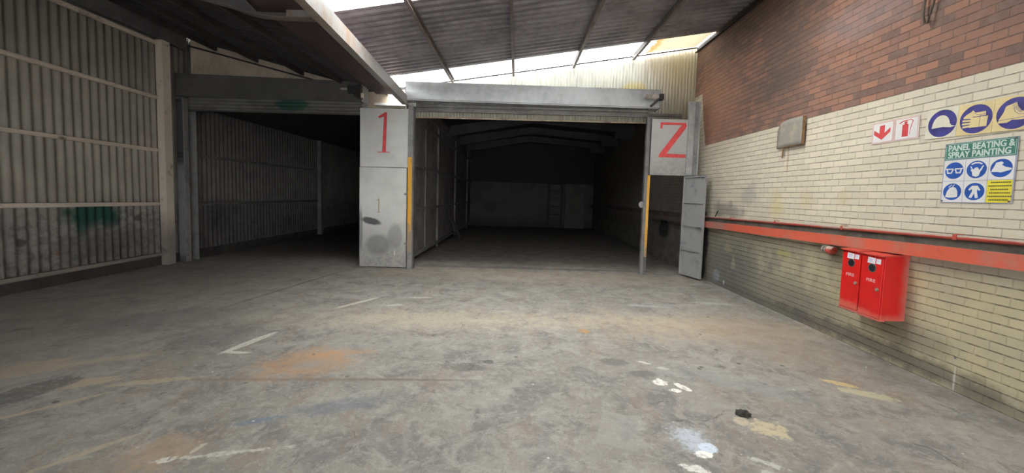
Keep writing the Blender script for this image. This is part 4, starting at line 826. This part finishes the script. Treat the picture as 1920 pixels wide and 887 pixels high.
MB().box(0.605, 0.622, 0.01, 0.425, 0.0, 0.037).build('folded_edge', RUST, pl); MB().box(0.22, 0.60, 0.0, 0.012, 0.0, 0.030).build('lower_fold', RUST, pl)
m = MB(); m.bar((0.165, 0.02, 0.004), (0.15, -0.16, 0.004), 0.03, 0.008, (0,0,1)); m.build('strap', RUST, pl)
o = MB().tube([(4.30, 4.47, 5.45), (4.30, 4.455, 4.6), (4.30, 4.45, 4.1), (4.29, 4.455, 3.86), (4.285, 4.425, 3.745), (4.285, 4.395, 3.74), (4.29, 4.375, 3.84), (4.30, 4.35, 4.0), (4.30, 4.30, 4.5), (4.30, 4.25, 5.45)], 0.011, 8).build('hanging_cable', CABLE, smooth=True)
tag(o, 'dark cable loop hanging down the red brick wall', 'cable')

# ------------------------------------------------------------------ inside the bays
w = empty('wall_middle', (-2.65, YG, 0)); w['kind'] = 'structure'
local(MB().box(-2.72, -2.69, 9.55, YB, 0.14, 4.42).build('sheet', PARTM), w)
for y in (9.9, 11.6, 13.3, 17.0, 21.0): local(MB().box(-2.69, -2.63 if y in (13.3, 17.0, 21.0) else -2.66, y-0.06, y+0.06, 0 if y in (13.3, 17.0, 21.0) else 0.16, 4.0).build('post', PARTP), w)
for z in (0.17, 1.36, 2.49, 3.65): local(MB().box(-2.69, -2.61, 9.6, YB-0.1, z-0.035, z+0.035).build('rail', PARTP), w)
m = MB(); m.tube([(-2.52, 9.8, 3.86), (-2.52, 15.5, 3.86)], 0.03, 8); o = m.build('overhead_conduit', PARTP); tag(o, 'thin pipe running high along the partition inside bay two', 'pipe')
INB = plain('dark_inner_beam', (0.055, 0.052, 0.054), 0.7, 0, 0.25, 2)
for k, (y, lab) in enumerate([(15.0, 'dark pitched roof beam inside bay two, nearest the doorway'), (17.6, 'dark pitched roof beam inside bay two, middle one'), (20.2, 'dark pitched roof beam inside bay two, farthest back')]):
    o = slab([(-2.6, 3.93), (0.55, 4.5), (3.6, 4.25), (3.6, 4.05), (4.31, 4.05), (4.31, 4.49), (0.55, 4.785), (-2.6, 4.31)], y, y+0.2).build('roof_beam', INB); tag(o, lab, 'beam', 'roof beams inside bay two'); o['kind'] = 'thing'
sh = empty('storage_rack', (2.16, 22.5, 0), 'narrow dark rack of shelves at the back wall of bay two', 'rack')
for x in (-0.36, 0.36): MB().box(x-0.05, x+0.05, -0.14, 0.14, 0, 2.5).build('upright', BLACKM, sh)
for z in (0.32, 0.75, 1.22, 1.67, 2.12, 2.47): MB().box(-0.31, 0.31, -0.13, 0.13, z-0.025, z+0.025).build('shelf', BLACKM, sh)
MB().box(-0.31, 0.31, 0.131, 0.139, 0.6, 2.45).build('back_panel', PALEB, sh)
o = MB().box(2.72, 3.82, 22.62, 22.66, 0.0, 2.47).build('leaning_board', PALEB, bevel=0.004); tag(o, 'tall pale board standing against the back wall beside the dark rack', 'board')
m = MB(); m.bar((-2.30, 16.2, 0.0), (-2.58, 15.1, 1.05), 0.22, 0.02, (1,0,0)); o = m.build('leaning_plank', PALEB); tag(o, 'short plank leaning against the partition inside bay two', 'plank')
# a clod of dark dirt on the yard floor
m = MB(); bmesh.ops.create_icosphere(m.bm, subdivisions=3, radius=1.0); random.seed(11)
for v in m.bm.verts:
    k = 1+0.35*math.sin(v.co.x*5+1)*math.cos(v.co.y*6)+0.2*random.uniform(-1, 1); v.co = Vector((v.co.x*0.055*k, v.co.y*0.045*k, max(-0.2, v.co.z)*0.03*k+0.006))
o = m.build('dirt_clod', plain('dark_dirt', (0.05, 0.045, 0.04), 0.95, 0, 0.3, 30), loc=(1.96, 3.27, 0.0)); tag(o, 'small dark clod of dirt on the concrete near the pale blue paint stain', 'dirt clod')
